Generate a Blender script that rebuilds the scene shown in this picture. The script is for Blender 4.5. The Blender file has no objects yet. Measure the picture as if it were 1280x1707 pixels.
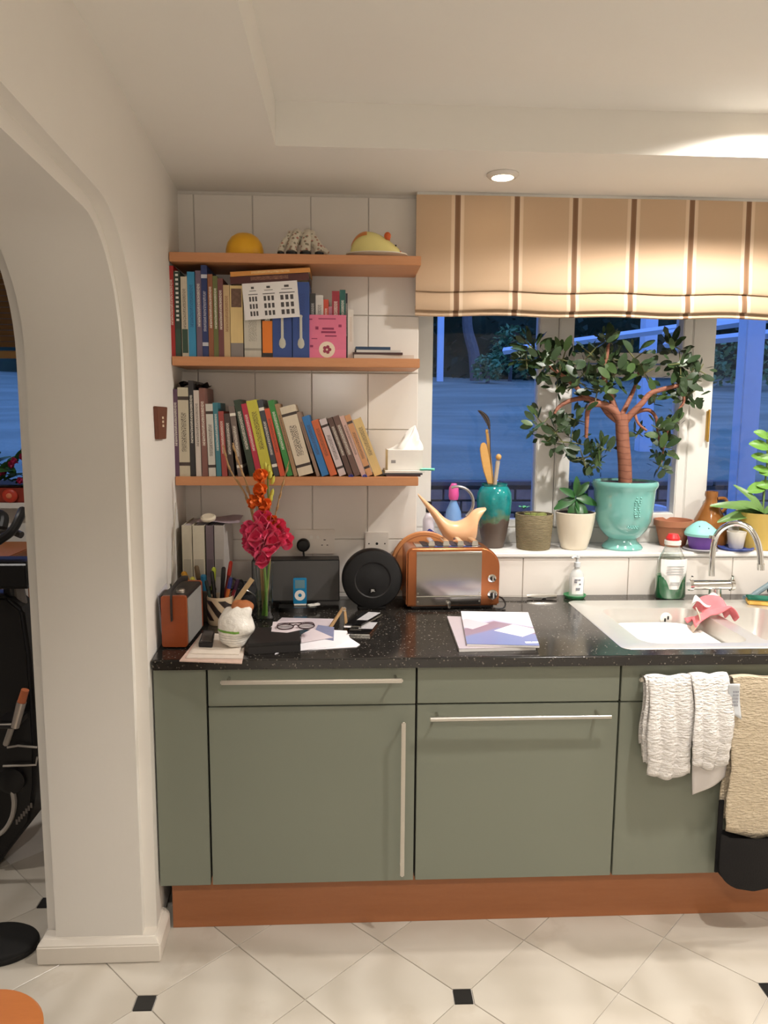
import bpy, bmesh, math, random
from mathutils import Vector, Matrix, Euler
R = random.Random(7)
S = bpy.context.scene
COL = S.collection
PI = math.pi

# ------------------------------------------------------------------ camera
FPX = 1251.74
CP = Vector((0.3972, -2.0820, 1.5517))
PITCH, YAW, ROLL = 0.12915, -0.05047, 0.00665
fwd = Vector((-math.sin(YAW) * math.cos(PITCH), math.cos(YAW) * math.cos(PITCH), -math.sin(PITCH)))
rgt0 = Vector((math.cos(YAW), math.sin(YAW), 0))
up0 = rgt0.cross(fwd)
rgt = math.cos(ROLL) * rgt0 + math.sin(ROLL) * up0
upv = -math.sin(ROLL) * rgt0 + math.cos(ROLL) * up0
cd = bpy.data.cameras.new('camera')
cam = bpy.data.objects.new('camera', cd)
COL.objects.link(cam)
m = Matrix((rgt, upv, -fwd)).transposed().to_4x4()
m.translation = CP
cam.matrix_world = m
cd.sensor_fit = 'HORIZONTAL'
cd.sensor_width = 36.0
cd.lens = FPX / 1280 * 36
cd.clip_start = 0.02
S.camera = cam

# ------------------------------------------------------------------ world, exposure
w = bpy.data.worlds.new('dusk')
S.world = w
w.use_nodes = True
bg = w.node_tree.nodes['Background']
bg.inputs[0].default_value = (0.13, 0.29, 0.95, 1)
bg.inputs[1].default_value = 1.0
S.view_settings.view_transform = 'Standard'
S.view_settings.look = 'None'
S.view_settings.gamma = 1
S.view_settings.use_curve_mapping = False
S.view_settings.exposure = 0.95

ZC = 2.33           # soffit height
ZT = 2.455          # raised tray
YW = 0.718          # back wall face
WARM = (1.0, 0.95, 0.895)
# ceiling downlights: (x, y, z, watts)
DOWN = [(0.905, 0.46, ZC, 24, 66, 0.95), (1.64, 0.07, ZT, 44, 160, 0.4), (2.75, 0.07, ZT, 30, 130, 0.5),
        (1.45, -0.70, ZT - .006, 46, 120, 0.6), (2.6, -0.74, ZT - .006, 18, 120, 0.6), (0.40, -2.2, ZT - .006, 50, 130, 0.6), (1.7, -2.2, ZT - .006, 16, 120, 0.6), (2.8, -2.2, ZT - .006, 14, 120, 0.6)]
DOWN_OTHER = [(-1.2, 0.1, ZC, 20, 140, 0.6)]
FILL_LAMP = (0.3, -3.0, 1.85, 112)  # added fill light out of view: position and watts


def spot(x, y, z, e, ang=110, blend=0.75, rad=0.035):
    l = bpy.data.lights.new('downlight_lamp', 'SPOT')
    l.energy = e
    l.color = WARM
    l.spot_size = math.radians(ang)
    l.spot_blend = blend
    l.shadow_soft_size = rad
    o = bpy.data.objects.new('downlight_lamp', l)
    o.location = (x, y, z)
    COL.objects.link(o)
    return o


# ------------------------------------------------------------------ helpers
def ray(px, py):
    return fwd + rgt * ((px - 640) / FPX) - upv * ((py - 853.5) / FPX)


def at(px, py, x=None, y=None, z=None):
    d = ray(px, py)
    t = (x - CP.x) / d.x if x is not None else (y - CP.y) / d.y if y is not None else (z - CP.z) / d.z
    return CP + d * t


def srgb(r, g, b):
    f = lambda c: c / 255 / 12.92 if c <= 10.31 else ((c / 255 + 0.055) / 1.055) ** 2.4
    return (f(r), f(g), f(b), 1)


MC = {}


def mat(key, col, rough=0.5, metal=0.0, noise=0.06, nscale=30, bump=0.0, bscale=200, spec=0.5, trans=0.0, ior=1.45, sheen=0.0, coat=0.0, emit=None, estr=0):
    """plain surface: principled with a little procedural variation"""
    if key in MC:
        return MC[key]
    M = bpy.data.materials.new(key)
    M.use_nodes = True
    nt = M.node_tree
    b = nt.nodes['Principled BSDF']
    c = srgb(*col)
    b.inputs['Base Color'].default_value = c
    b.inputs['Roughness'].default_value = rough
    b.inputs['Metallic'].default_value = metal
    b.inputs['Specular IOR Level'].default_value = spec
    b.inputs['IOR'].default_value = ior
    b.inputs['Transmission Weight'].default_value = trans
    b.inputs['Coat Weight'].default_value = coat
    b.inputs['Sheen Weight'].default_value = sheen
    if emit:
        b.inputs['Emission Color'].default_value = srgb(*emit)
        b.inputs['Emission Strength'].default_value = estr
    tc = nt.nodes.new('ShaderNodeTexCoord')
    if noise:
        n = nt.nodes.new('ShaderNodeTexNoise')
        n.inputs['Scale'].default_value = nscale
        n.inputs['Detail'].default_value = 3
        nt.links.new(tc.outputs['Object'], n.inputs['Vector'])
        mx = nt.nodes.new('ShaderNodeMix')
        mx.data_type = 'RGBA'
        mx.inputs[6].default_value = tuple(v * (1 - noise) for v in c[:3]) + (1,)
        mx.inputs[7].default_value = tuple(min(1, v * (1 + noise)) for v in c[:3]) + (1,)
        nt.links.new(n.outputs['Fac'], mx.inputs[0])
        nt.links.new(mx.outputs[2], b.inputs['Base Color'])
    if bump:
        n2 = nt.nodes.new('ShaderNodeTexNoise')
        n2.inputs['Scale'].default_value = bscale
        nt.links.new(tc.outputs['Object'], n2.inputs['Vector'])
        bp = nt.nodes.new('ShaderNodeBump')
        bp.inputs['Strength'].default_value = bump
        bp.inputs['Distance'].default_value = 0.003
        nt.links.new(n2.outputs['Fac'], bp.inputs['Height'])
        nt.links.new(bp.outputs['Normal'], b.inputs['Normal'])
    MC[key] = M
    return M


class NT:
    """small node-graph helper"""

    def __init__(s, key, rough=0.5, metal=0.0, **kw):
        s.M = bpy.data.materials.new(key)
        s.M.use_nodes = True
        s.t = s.M.node_tree
        s.b = s.t.nodes['Principled BSDF']
        s.b.inputs['Roughness'].default_value = rough
        s.b.inputs['Metallic'].default_value = metal
        s.tc = s.t.nodes.new('ShaderNodeTexCoord')
        MC[key] = s.M

    def n(s, typ, **kw):
        nd = s.t.nodes.new(typ)
        for k, v in kw.items():
            if k.startswith('_'):
                setattr(nd, k[1:], v)
            else:
                nd.inputs[k.replace('__', ' ')].default_value = v
        return nd

    def l(s, a, b):
        s.t.links.new(a, b)

    def math(s, op, a, b=0.0, c=0.0):
        nd = s.t.nodes.new('ShaderNodeMath')
        nd.operation = op
        for i, v in enumerate((a, b, c)):
            if isinstance(v, (int, float)):
                nd.inputs[i].default_value = v
            else:
                s.l(v, nd.inputs[i])
        return nd.outputs[0]

    def mix(s, f, a, b):
        nd = s.t.nodes.new('ShaderNodeMix')
        nd.data_type = 'RGBA'
        for i, v in ((0, f), (6, a), (7, b)):
            if isinstance(v, (int, float)):
                nd.inputs[i].default_value = v
            elif isinstance(v, tuple):
                nd.inputs[i].default_value = v
            else:
                s.l(v, nd.inputs[i])
        return nd.outputs[2]

    def xyz(s, out='Object'):
        sp = s.t.nodes.new('ShaderNodeSeparateXYZ')
        s.l(s.tc.outputs[out], sp.inputs[0])
        return sp.outputs

    def noise(s, scale, detail=3, out='Object', mapscale=None):
        nd = s.t.nodes.new('ShaderNodeTexNoise')
        nd.inputs['Scale'].default_value = scale
        nd.inputs['Detail'].default_value = detail
        v = s.tc.outputs[out]
        if mapscale:
            mp = s.t.nodes.new('ShaderNodeMapping')
            mp.inputs['Scale'].default_value = mapscale
            s.l(v, mp.inputs[0])
            v = mp.outputs[0]
        s.l(v, nd.inputs['Vector'])
        return nd.outputs['Fac']

    def ramp(s, f, stops, interp='LINEAR'):
        nd = s.t.nodes.new('ShaderNodeValToRGB')
        nd.color_ramp.interpolation = interp
        e = nd.color_ramp.elements
        while len(e) < len(stops):
            e.new(0.5)
        for i, (p, c) in enumerate(stops):
            e[i].position = p
            e[i].color = c
        s.l(f, nd.inputs[0])
        return nd.outputs[0]

    def bump(s, h, st=0.3, dist=0.003):
        nd = s.t.nodes.new('ShaderNodeBump')
        nd.inputs['Strength'].default_value = st
        nd.inputs['Distance'].default_value = dist
        s.l(h, nd.inputs['Height'])
        s.l(nd.outputs['Normal'], s.b.inputs['Normal'])

    def color(s, c):
        if isinstance(c, tuple):
            s.b.inputs['Base Color'].default_value = c
        else:
            s.l(c, s.b.inputs['Base Color'])


class G:
    """geometry collector for ONE mesh object"""

    def __init__(s):
        s.v = []
        s.f = []

    def add(s, vs, fs, M=None):
        o = len(s.v)
        s.v += [tuple(M @ Vector(v)) if M else tuple(v) for v in vs]
        s.f += [tuple(i + o for i in f) for f in fs]
        return s

    def box(s, x0, x1, y0, y1, z0, z1, M=None):
        vs = [(x, y, z) for z in (z0, z1) for y in (y0, y1) for x in (x0, x1)]
        fs = [(0, 2, 3, 1), (4, 5, 7, 6), (0, 1, 5, 4), (2, 6, 7, 3), (0, 4, 6, 2), (1, 3, 7, 5)]
        return s.add(vs, fs, M)

    def prism(s, outline, a0, a1, axis='y', M=None):
        """extrude a 2-D outline; axis y: outline is (x,z); axis z: (x,y); axis x: (y,z)"""
        n = len(outline)
        mk = {'y': lambda p, a: (p[0], a, p[1]), 'z': lambda p, a: (p[0], p[1], a), 'x': lambda p, a: (a, p[0], p[1])}[axis]
        vs = [mk(p, a0) for p in outline] + [mk(p, a1) for p in outline]
        fs = [tuple(range(n)), tuple(range(2 * n - 1, n - 1, -1))]
        fs += [(i, i + n, (i + 1) % n + n, (i + 1) % n) for i in range(n)]
        return s.add(vs, fs, M)

    def lathe(s, prof, n=24, c=(0, 0, 0), M=None, sx=1.0, sy=1.0):
        """prof: list of (r, z); r=0 ends are closed"""
        vs, fs, rings = [], [], []
        for r, z in prof:
            if r < 1e-6:
                rings.append([len(vs)])
                vs.append((c[0], c[1], c[2] + z))
            else:
                rings.append(list(range(len(vs), len(vs) + n)))
                vs += [(c[0] + sx * r * math.cos(2 * PI * i / n), c[1] + sy * r * math.sin(2 * PI * i / n), c[2] + z) for i in range(n)]
        for a, b in zip(rings, rings[1:]):
            for i in range(n):
                j = (i + 1) % n
                if len(a) == 1 and len(b) == 1:
                    break
                if len(a) == 1:
                    fs.append((a[0], b[j], b[i]))
                elif len(b) == 1:
                    fs.append((a[i], a[j], b[0]))
                else:
                    fs.append((a[i], a[j], b[j], b[i]))
        return s.add(vs, fs, M)

    def tube(s, pts, r, n=8, M=None, caps=True, flat=1.0):
        pts = [Vector(p) for p in pts]
        k = len(pts)
        rs = list(r) if isinstance(r, (list, tuple)) else [r] * k
        if len(rs) != k:
            src = rs
            rs = []
            for i in range(k):
                q_ = i / (k - 1) * (len(src) - 1)
                j_ = min(int(q_), len(src) - 2)
                rs.append(src[j_] + (src[j_ + 1] - src[j_]) * (q_ - j_))
        vs, fs = [], []
        t0 = (pts[1] - pts[0]).normalized()
        ref = Vector((0, 0, 1)) if abs(t0.z) < 0.9 else Vector((1, 0, 0))
        u = t0.cross(ref).normalized()
        for i, p in enumerate(pts):
            t = (pts[min(i + 1, k - 1)] - pts[max(i - 1, 0)]).normalized()
            u = (u - t * u.dot(t)).normalized()
            w_ = t.cross(u)
            for j in range(n):
                a = 2 * PI * j / n
                vs.append(p + (u * math.cos(a) + w_ * math.sin(a) * flat) * rs[i])
        for i in range(k - 1):
            for j in range(n):
                jj = (j + 1) % n
                fs.append((i * n + j, i * n + jj, (i + 1) * n + jj, (i + 1) * n + j))
        if caps:
            fs.append(tuple(range(n - 1, -1, -1)))
            fs.append(tuple((k - 1) * n + j for j in range(n)))
        return s.add(vs, fs, M)

    def grid(s, nu, nv, fn, M=None):
        vs = [fn(i / nu, j / nv) for j in range(nv + 1) for i in range(nu + 1)]
        fs = [(j * (nu + 1) + i, j * (nu + 1) + i + 1, (j + 1) * (nu + 1) + i + 1, (j + 1) * (nu + 1) + i) for j in range(nv) for i in range(nu)]
        return s.add(vs, fs, M)

    def sphere(s, c, r, n=16, m_=10, sc=(1, 1, 1), M=None):
        prof = [(r * math.sin(PI * i / m_), -r * math.cos(PI * i / m_)) for i in range(m_ + 1)]
        vs0 = len(s.v)
        g = G().lathe([(a if 0 < k < m_ else 0, b) for k, (a, b) in enumerate(prof)], n)
        vs = [(c[0] + v[0] * sc[0], c[1] + v[1] * sc[1], c[2] + v[2] * sc[2]) for v in g.v]
        return s.add(vs, g.f, M)

    def mesh(s, name, smooth=35, bev=0.0, seg=2, weld=False):
        me = bpy.data.meshes.new(name)
        me.from_pydata(s.v, [], s.f)
        bm = bmesh.new()
        bm.from_mesh(me)
        if weld:
            bmesh.ops.remove_doubles(bm, verts=bm.verts, dist=1e-5)
        bmesh.ops.recalc_face_normals(bm, faces=bm.faces)
        if bev:
            es = [e for e in bm.edges if len(e.link_faces) == 2 and e.calc_face_angle(0) > 0.6]
            bmesh.ops.bevel(bm, geom=es, offset=bev, segments=seg, affect='EDGES', clamp_overlap=True)
        bm.to_mesh(me)
        bm.free()
        if smooth:
            for p in me.polygons:
                p.use_smooth = True
            me.set_sharp_from_angle(angle=math.radians(smooth))
        return me

    def build(s, name, material, parent=None, smooth=35, bev=0.0, seg=2, loc=None, weld=False, label=None):
        me = s.mesh(name, smooth, bev, seg, weld)
        me.materials.append(material)
        o = bpy.data.objects.new(name, me)
        COL.objects.link(o)
        if parent:
            o.parent = parent
        if loc is not None:
            o.location = loc
        if label:
            o['label'] = label
        return o


def tag(o, label, cat, group=None):
    o['label'] = label
    o['category'] = cat
    if group:
        o['group'] = group
    return o


def thing(name, label, cat, loc=(0, 0, 0), rz=0.0, group=None, rot=None):
    o = bpy.data.objects.new(name, None)
    o.empty_display_size = 0.02
    o.location = loc
    o.rotation_euler = rot if rot else (0, 0, rz)
    COL.objects.link(o)
    return tag(o, label, cat, group)


def struct(o):
    o['kind'] = 'structure'
    return o


def inst(me, name, parent=None, loc=(0, 0, 0), rot=(0, 0, 0), sc=(1, 1, 1)):
    o = bpy.data.objects.new(name, me)
    o.location = loc
    o.rotation_euler = rot
    o.scale = sc
    if parent:
        o.parent = parent
    COL.objects.link(o)
    return o


def rrect(x0, x1, y0, y1, r, n=5):
    out = []
    for cx, cy, a0 in ((x1 - r, y1 - r, 0), (x0 + r, y1 - r, PI / 2), (x0 + r, y0 + r, PI), (x1 - r, y0 + r, 1.5 * PI)):
        out += [(cx + r * math.cos(a0 + PI / 2 * i / n), cy + r * math.sin(a0 + PI / 2 * i / n)) for i in range(n + 1)]
    return out


def spline(pts, n=6):
    """Catmull-Rom through points"""
    P = [Vector(p) for p in pts]
    out = []
    for i in range(len(P) - 1):
        p0 = P[max(i - 1, 0)]
        p1, p2 = P[i], P[i + 1]
        p3 = P[min(i + 2, len(P) - 1)]
        for k in range(n):
            t = k / n
            out.append(0.5 * ((2 * p1) + (-p0 + p2) * t + (2 * p0 - 5 * p1 + 4 * p2 - p3) * t * t + (-p0 + 3 * p1 - 3 * p2 + p3) * t ** 3))
    out.append(P[-1])
    return out


def textmesh(name, body, size, material, parent, loc, rot, depth=0.0003):
    c = bpy.data.curves.new(name, 'FONT')
    c.body = body
    c.size = size
    c.extrude = depth
    c.align_x = 'CENTER'
    c.align_y = 'CENTER'
    t = bpy.data.objects.new(name, c)
    me = bpy.data.meshes.new_from_object(t)
    bpy.data.objects.remove(t)
    me.materials.append(material)
    return inst(me, name, parent, loc, rot)


# ------------------------------------------------------------------ materials
WALL = mat('wall_paint', (226, 221, 213), 0.75, noise=0.02, nscale=6, bump=0.08, bscale=60)
CEIL = mat('ceiling_paint', (230, 226, 218), 0.8, noise=0.02, nscale=5, bump=0.05, bscale=90)
WHITEPAINT = mat('white_gloss_paint', (232, 230, 224), 0.35, noise=0.02)
TILEW = mat('white_wall_tile', (226, 220, 212), 0.18, noise=0.02, nscale=4)
GROUT = mat('grout', (214, 208, 200), 0.9)
SILLM = mat('sill_tile', (234, 232, 228), 0.25, noise=0.02)
GREEN = mat('sage_green_laminate', (122, 126, 112), 0.42, noise=0.03, nscale=3)
DARKGAP = mat('carcase_dark', (40, 36, 28), 0.8)
CHROME = mat('chrome', (225, 225, 222), 0.12, 1.0, noise=0)
STEEL = mat('brushed_steel', (200, 196, 188), 0.3, 1.0, noise=0.05, nscale=60)
SINKST = mat('sink_steel', (224, 222, 216), 0.36, 0.7, noise=0.03)
CHROME2 = mat('toaster_chrome', (176, 173, 168), 0.16, 1.0, noise=0)
BLACK = mat('black_plastic', (18, 17, 17), 0.45)
BLACKG = mat('black_gloss', (14, 13, 13), 0.15)
BLACKR = mat('black_rubber', (22, 21, 20), 0.85)
PAPER = mat('white_paper', (232, 228, 226), 0.8, noise=0.03)
PAGES = mat('book_pages', (222, 206, 176), 0.9, noise=0.08, nscale=150)
WHITEPL = mat('white_plastic', (228, 224, 216), 0.35, noise=0.01)
SOIL = mat('soil', (52, 38, 28), 0.95, noise=0.4, nscale=120, bump=0.8, bscale=150)


def wood(key, c1, c2, rough=0.45, scale=(1.5, 14, 14), sc=6):
    g = NT(key, rough)
    f = g.noise(sc, 5, mapscale=scale)
    f2 = g.noise(sc * 9, 3, mapscale=scale)
    c = g.mix(f, srgb(*c1), srgb(*c2))
    c = g.mix(g.math('MULTIPLY', f2, 0.3), c, srgb(*[v * 0.75 for v in c1]))
    g.color(c)
    return g.M


BEECH = wood('beech_veneer', (196, 132, 86), (210, 150, 104))
PLINTHM = wood('beech_plinth', (158, 98, 58), (172, 110, 70), 0.35)
BOARDM = wood('board_wood', (190, 122, 70), (206, 140, 86), 0.4)
STOOLM = wood('stool_wood', (176, 100, 44), (192, 116, 56), 0.35)
RADIOWOOD = wood('radio_wood', (140, 62, 26), (156, 76, 34), 0.35)


def marble():
    g = NT('floor_marble_tile', 0.22)
    a = g.noise(3.2, 6, 'Object')
    wv = g.n('ShaderNodeTexWave', Scale=1.6, Distortion=9.0, Detail=4.0)
    mp = g.n('ShaderNodeMapping')
    g.l(g.tc.outputs['Object'], mp.inputs[0])
    oi = g.t.nodes.new('ShaderNodeObjectInfo')
    ad = g.t.nodes.new('ShaderNodeVectorMath')
    ad.operation = 'ADD'
    mulr = g.math('MULTIPLY', oi.outputs['Random'], 37.0)
    g.l(mp.outputs[0], ad.inputs[0])
    g.l(mulr, ad.inputs[1])
    g.l(ad.outputs[0], wv.inputs['Vector'])
    nz = g.t.nodes.new('ShaderNodeTexNoise')
    nz.inputs['Scale'].default_value = 5
    nz.inputs['Detail'].default_value = 6
    g.l(ad.outputs[0], nz.inputs['Vector'])
    vein = g.ramp(nz.outputs['Fac'], [(0.0, (0, 0, 0, 1)), (0.60, (0, 0, 0, 1)), (0.66, (1, 1, 1, 1)), (0.72, (0, 0, 0, 1))])
    base = g.mix(wv.outputs['Fac'], srgb(186, 177, 163), srgb(198, 190, 177))
    g.color(g.mix(g.math('MULTIPLY', vein, 0.25), base, srgb(170, 156, 138)))
    return g.M


MARBLE = marble()
SLATE = mat('black_slate_inset', (34, 33, 32), 0.35, noise=0.3, nscale=80)


def granite():
    g = NT('black_granite', 0.13)
    g.b.inputs['Specular IOR Level'].default_value = 0.6
    v = g.n('ShaderNodeTexVoronoi', Scale=105.0)
    g.l(g.tc.outputs['Object'], v.inputs['Vector'])
    n = g.noise(60, 4)
    f = g.ramp(v.outputs['Distance'], [(0.0, (1, 1, 1, 1)), (0.20, (1, 1, 1, 1)), (0.28, (0, 0, 0, 1))])
    sel = g.ramp(n, [(0.0, (0, 0, 0, 1)), (0.47, (0, 0, 0, 1)), (0.55, (1, 1, 1, 1))])
    m_ = g.math('MULTIPLY', f, sel)
    base = g.mix(g.noise(25, 4), srgb(16, 15, 14), srgb(46, 42, 38))
    g.color(g.mix(m_, base, srgb(112, 105, 96)))
    g.l(g.mix(m_, (0.14, 0.14, 0.14, 1), (0.3, 0.3, 0.3, 1)), g.b.inputs['Roughness'])
    return g.M


GRANITE = granite()


def pane_mat():
    M = bpy.data.materials.new('window_glass')
    M.use_nodes = True
    t = M.node_tree
    t.nodes.remove(t.nodes['Principled BSDF'])
    out = t.nodes['Material Output']
    tr = t.nodes.new('ShaderNodeBsdfTransparent')
    gl = t.nodes.new('ShaderNodeBsdfGlossy')
    gl.inputs['Roughness'].default_value = 0.02
    fr = t.nodes.new('ShaderNodeFresnel')
    fr.inputs[0].default_value = 1.35
    mx = t.nodes.new('ShaderNodeMixShader')
    t.links.new(fr.outputs[0], mx.inputs[0])
    t.links.new(tr.outputs[0], mx.inputs[1])
    t.links.new(gl.outputs[0], mx.inputs[2])
    t.links.new(mx.outputs[0], out.inputs[0])
    return M


PANE = pane_mat()


def clear_mat(key, tint=(0.95, 0.97, 0.96), f=0.12):
    M = bpy.data.materials.new(key)
    M.use_nodes = True
    t = M.node_tree
    t.nodes.remove(t.nodes['Principled BSDF'])
    out = t.nodes['Material Output']
    tr = t.nodes.new('ShaderNodeBsdfTransparent')
    tr.inputs[0].default_value = tint + (1,)
    gl = t.nodes.new('ShaderNodeBsdfGlossy')
    gl.inputs['Roughness'].default_value = 0.05
    lw = t.nodes.new('ShaderNodeLayerWeight')
    lw.inputs[0].default_value = f
    mx = t.nodes.new('ShaderNodeMixShader')
    t.links.new(lw.outputs['Facing'], mx.inputs[0])
    t.links.new(tr.outputs[0], mx.inputs[1])
    t.links.new(gl.outputs[0], mx.inputs[2])
    t.links.new(mx.outputs[0], out.inputs[0])
    return M


CLEAR = clear_mat('clear_glass')
# ------------------------------------------------------------------ floor
D = 0.424
FL = struct(G().box(-3.4, 3.6, -4.4, 1.75, -0.05, -0.004).build('floor', GROUT))
h = D / 2 - 0.0016
k = 0.026
tile_me = G().prism([(-h + k, -k), (0, -h), (h, 0), (0, h), (-h + k, k)], -0.006, 0.0, 'z').mesh('floor_tile', 0, 0.0008, 1)
tile_me.materials.append(MARBLE)
ins_me = G().box(-0.0245, 0.0245, -0.0245, 0.0245, -0.006, 0.0003).mesh('inset_tile', 0)
ins_me.materials.append(SLATE)
FA = math.radians(-0.85)
FO = Vector((-0.137, -0.246))


def fpos(i, j):
    x, y = i * D, j * D
    return (FO.x + x * math.cos(FA) - y * math.sin(FA), FO.y + x * math.sin(FA) + y * math.cos(FA))


def floor_ok(x, y):
    return -1.6 < x < 2.9 and -2.3 < y < 0.55 and not (x > 0.15 and y > 0.30)


for i in range(-6, 9):
    for j in range(-7, 5):
        x, y = fpos(i, j)
        if (i + j) % 2 == 0 and floor_ok(x, y) and not (x > -0.2 and y > 0.1):
            inst(ins_me, 'inset_tile', FL, (x, y, 0), (0, 0, FA))
        # tile between (i,j) and (i+1,j)
        for (ci, cj, a) in ((i + .5, j, 0 if (i + j) % 2 == 0 else PI), (i, j + .5, PI / 2 if (i + j) % 2 == 0 else -PI / 2)):
            x, y = fpos(ci, cj)
            if floor_ok(x, y):
                inst(tile_me, 'floor_tile', FL, (x, y, 0), (0, 0, FA + a))

# ------------------------------------------------------------------ left wall with the arched opening
SKEW = 0.060
ol = [(YW + 0.3, 0), (-0.078, 0), (-0.078, 1.69)]
rr = 0.30
for i in range(1, 13):
    a = PI / 2 * i / 12
    ol.append((-0.078 - rr * (1 - math.cos(a)), 1.69 + rr * math.sin(a)))
for i in range(0, 12):
    a = PI / 2 * (1 - i / 12)
    ol.append((-1.75 + rr * (1 - math.cos(a)), 1.69 + rr * math.sin(a)))
ol += [(-1.75, 1.69), (-1.75, 0), (-4.3, 0), (-4.3, 2.6), (YW + 0.3, 2.6)]
g = G().prism(ol, -0.46, -0.15, 'x')
g.v = [(x - (y + 0.078) * SKEW, y, z) for x, y, z in g.v]
WL = struct(g.build('wall_left', WALL, None, 50, 0.034, 6))
# skirting on the jamb
SKIRT = mat('skirting_paint', (224, 216, 204), 0.5, noise=0.02)
fp = [(-.476, .02), (-.476, -.097), (-.131, -.097), (-.136, .047), (-.25, .047), (-.25, .02)]
tp_ = [(-.463, .02), (-.463, -.083), (-.146, -.083), (-.151, .047), (-.25, .047), (-.25, .02)]
vs = [(x, y, 0) for x, y in fp] + [(x, y, .054) for x, y in fp] + [(x, y, .072) for x, y in tp_]
fs = [tuple(range(5, -1, -1)), tuple(range(12, 18))] + [(k * 6 + i, k * 6 + (i + 1) % 6, (k + 1) * 6 + (i + 1) % 6, (k + 1) * 6 + i) for k in range(2) for i in range(6)]
struct(G().add(vs, fs).build('baseboard_left', SKIRT, None, 35, 0.003))

# ------------------------------------------------------------------ back wall, tiles, sill
WX0, WX1, WZ0, WZ1 = 0.662, 2.56, 1.033, 2.12
g = G()
g.box(-0.5, WX0, YW + 0.006, 1.02, 0, 2.6).box(WX0, WX1, YW + 0.006, 1.02, 0, WZ0 - 0.03).box(WX0, WX1, YW + 0.006, 1.02, WZ1, 2.6).box(WX1, 3.5, YW + 0.006, 1.02, 0, 2.6)
WB = struct(g.build('wall_back', GROUT, None, 0))
TS = 0.206
tz0 = 0.878
wt_me = {}


def wall_tile(x0, x1, z0, z1):
    key = (round(x1 - x0, 4), round(z1 - z0, 4))
    if key not in wt_me:
        me = G().box(0, x1 - x0, YW, YW + 0.008, 0, z1 - z0).mesh('wall_tile', 30, 0.0012, 1)
        me.materials.append(TILEW)
        wt_me[key] = me
    inst(wt_me[key], 'wall_tile', WB, (x0, 0, z0))


gr = 0.0016
xs = [-0.142 + TS * i for i in range(-1, 5)]
zs = [0.80, tz0] + [tz0 + TS * i for i in range(1, 8)]
for i in range(len(xs) - 1):
    for j in range(len(zs) - 1):
        a, b = max(xs[i], -0.205), min(xs[i + 1], WX0)
        if b - a > 0.02:
            c, d = max(zs[j], 0.84), min(zs[j + 1], ZC + 0.02)
            if d - c > 0.01:
                wall_tile(a + gr, b - gr, c + gr, d - gr)
x = WX0
while x < WX1:
    b = min(x + TS, WX1)
    wall_tile(x + gr, b - gr, 0.84, WZ0 - 0.024)
    x = b
for x in (WX1, WX1 + TS, WX1 + 2 * TS, WX1 + 3 * TS):
    for j in range(1, len(zs) - 1):
        wall_tile(x + gr, x + TS - gr, zs[j] + gr, min(zs[j + 1], ZC) - gr)
struct(G().box(WX0 + 0.001, WX1 - 0.001, YW - 0.008, 0.935, WZ0 - 0.022, WZ0).build('trim_1', SILLM, None, 35, 0.006, 3))

# ------------------------------------------------------------------ window
WIN = bpy.data.objects.new('window_1', None)
COL.objects.link(WIN)
struct(WIN)
FY0, FY1 = 0.930, 1.0
zb = 1.127


def fbar(name, x0, x1, z0, z1, dy=0.0):
    return G().box(x0, x1, FY0 + dy, FY1, z0, z1).build(name, WHITEPAINT, WIN, 35, 0.004, 2)


fbar('bottom_rail', WX0, WX1, WZ0 - 0.002, zb - 0.03)
fbar('top_rail', WX0, WX1, 2.06, WZ1)
fbar('frame_stile', WX0, 0.739, zb - 0.03, 2.06)
fbar('mullion', 1.165, 1.240, zb - 0.03, 2.06)
fbar('sash_stile', 1.242, 1.302, zb - 0.028, 2.058, -0.006)
fbar('sash_stile', 1.744, 1.783, zb - 0.028, 2.058, -0.006)
fbar('mullion', 1.787, 1.881, zb - 0.03, 2.06)
fbar('frame_stile', 2.49, WX1, zb - 0.03, 2.06)
fbar('transom', 1.302, 1.744, 1.762, 1.803, -0.004)
fbar('transom', 1.302, 1.744, 1.708, 1.756, -0.008)
fbar('sash_rail', 1.302, 1.744, zb - 0.028, zb + 0.03, -0.006)
fbar('glazing_bead', 0.739, 1.165, zb - 0.03, zb)
fbar('glazing_bead', 1.881, 2.49, zb - 0.03, zb)
for (x0, x1, z0, z1) in ((0.735, 1.17, zb - 0.01, 2.07), (1.298, 1.748, zb + 0.02, 1.712), (1.298, 1.748, 1.80, 2.07), (1.877, 2.495, zb - 0.01, 2.07)):
    G().box(x0, x1, 0.968, 0.972, z0, z1).build('window_pane', PANE, WIN, 0)
BRASS = mat('brass', (176, 140, 70), 0.3, 1.0)
hg = G().box(1.858, 1.868, 0.912, 0.929, 1.455, 1.575).build('window_hinge', BRASS, WIN, 35, 0.002)
G().tube([(1.863, 0.912, 1.45), (1.863, 0.912, 1.58)], 0.005, 8).build('hinge_pin', BRASS, hg)

# ------------------------------------------------------------------ ceiling
g = G()
g.box(-3.4, 3.6, 0.25, 1.02, ZC, 2.62)
g.box(-3.4, 0.19, -4.4, 0.25, ZC, 2.62)
g.box(-3.4, -0.46, 1.02, 1.75, ZC, 2.62)
g.box(0.19, 3.6, -0.055, 0.25, ZT, 2.62)
g.box(0.19, 3.6, -4.4, -0.055, ZT - 0.006, 2.62)
struct(g.build('ceiling', CEIL, None, 0))

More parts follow.
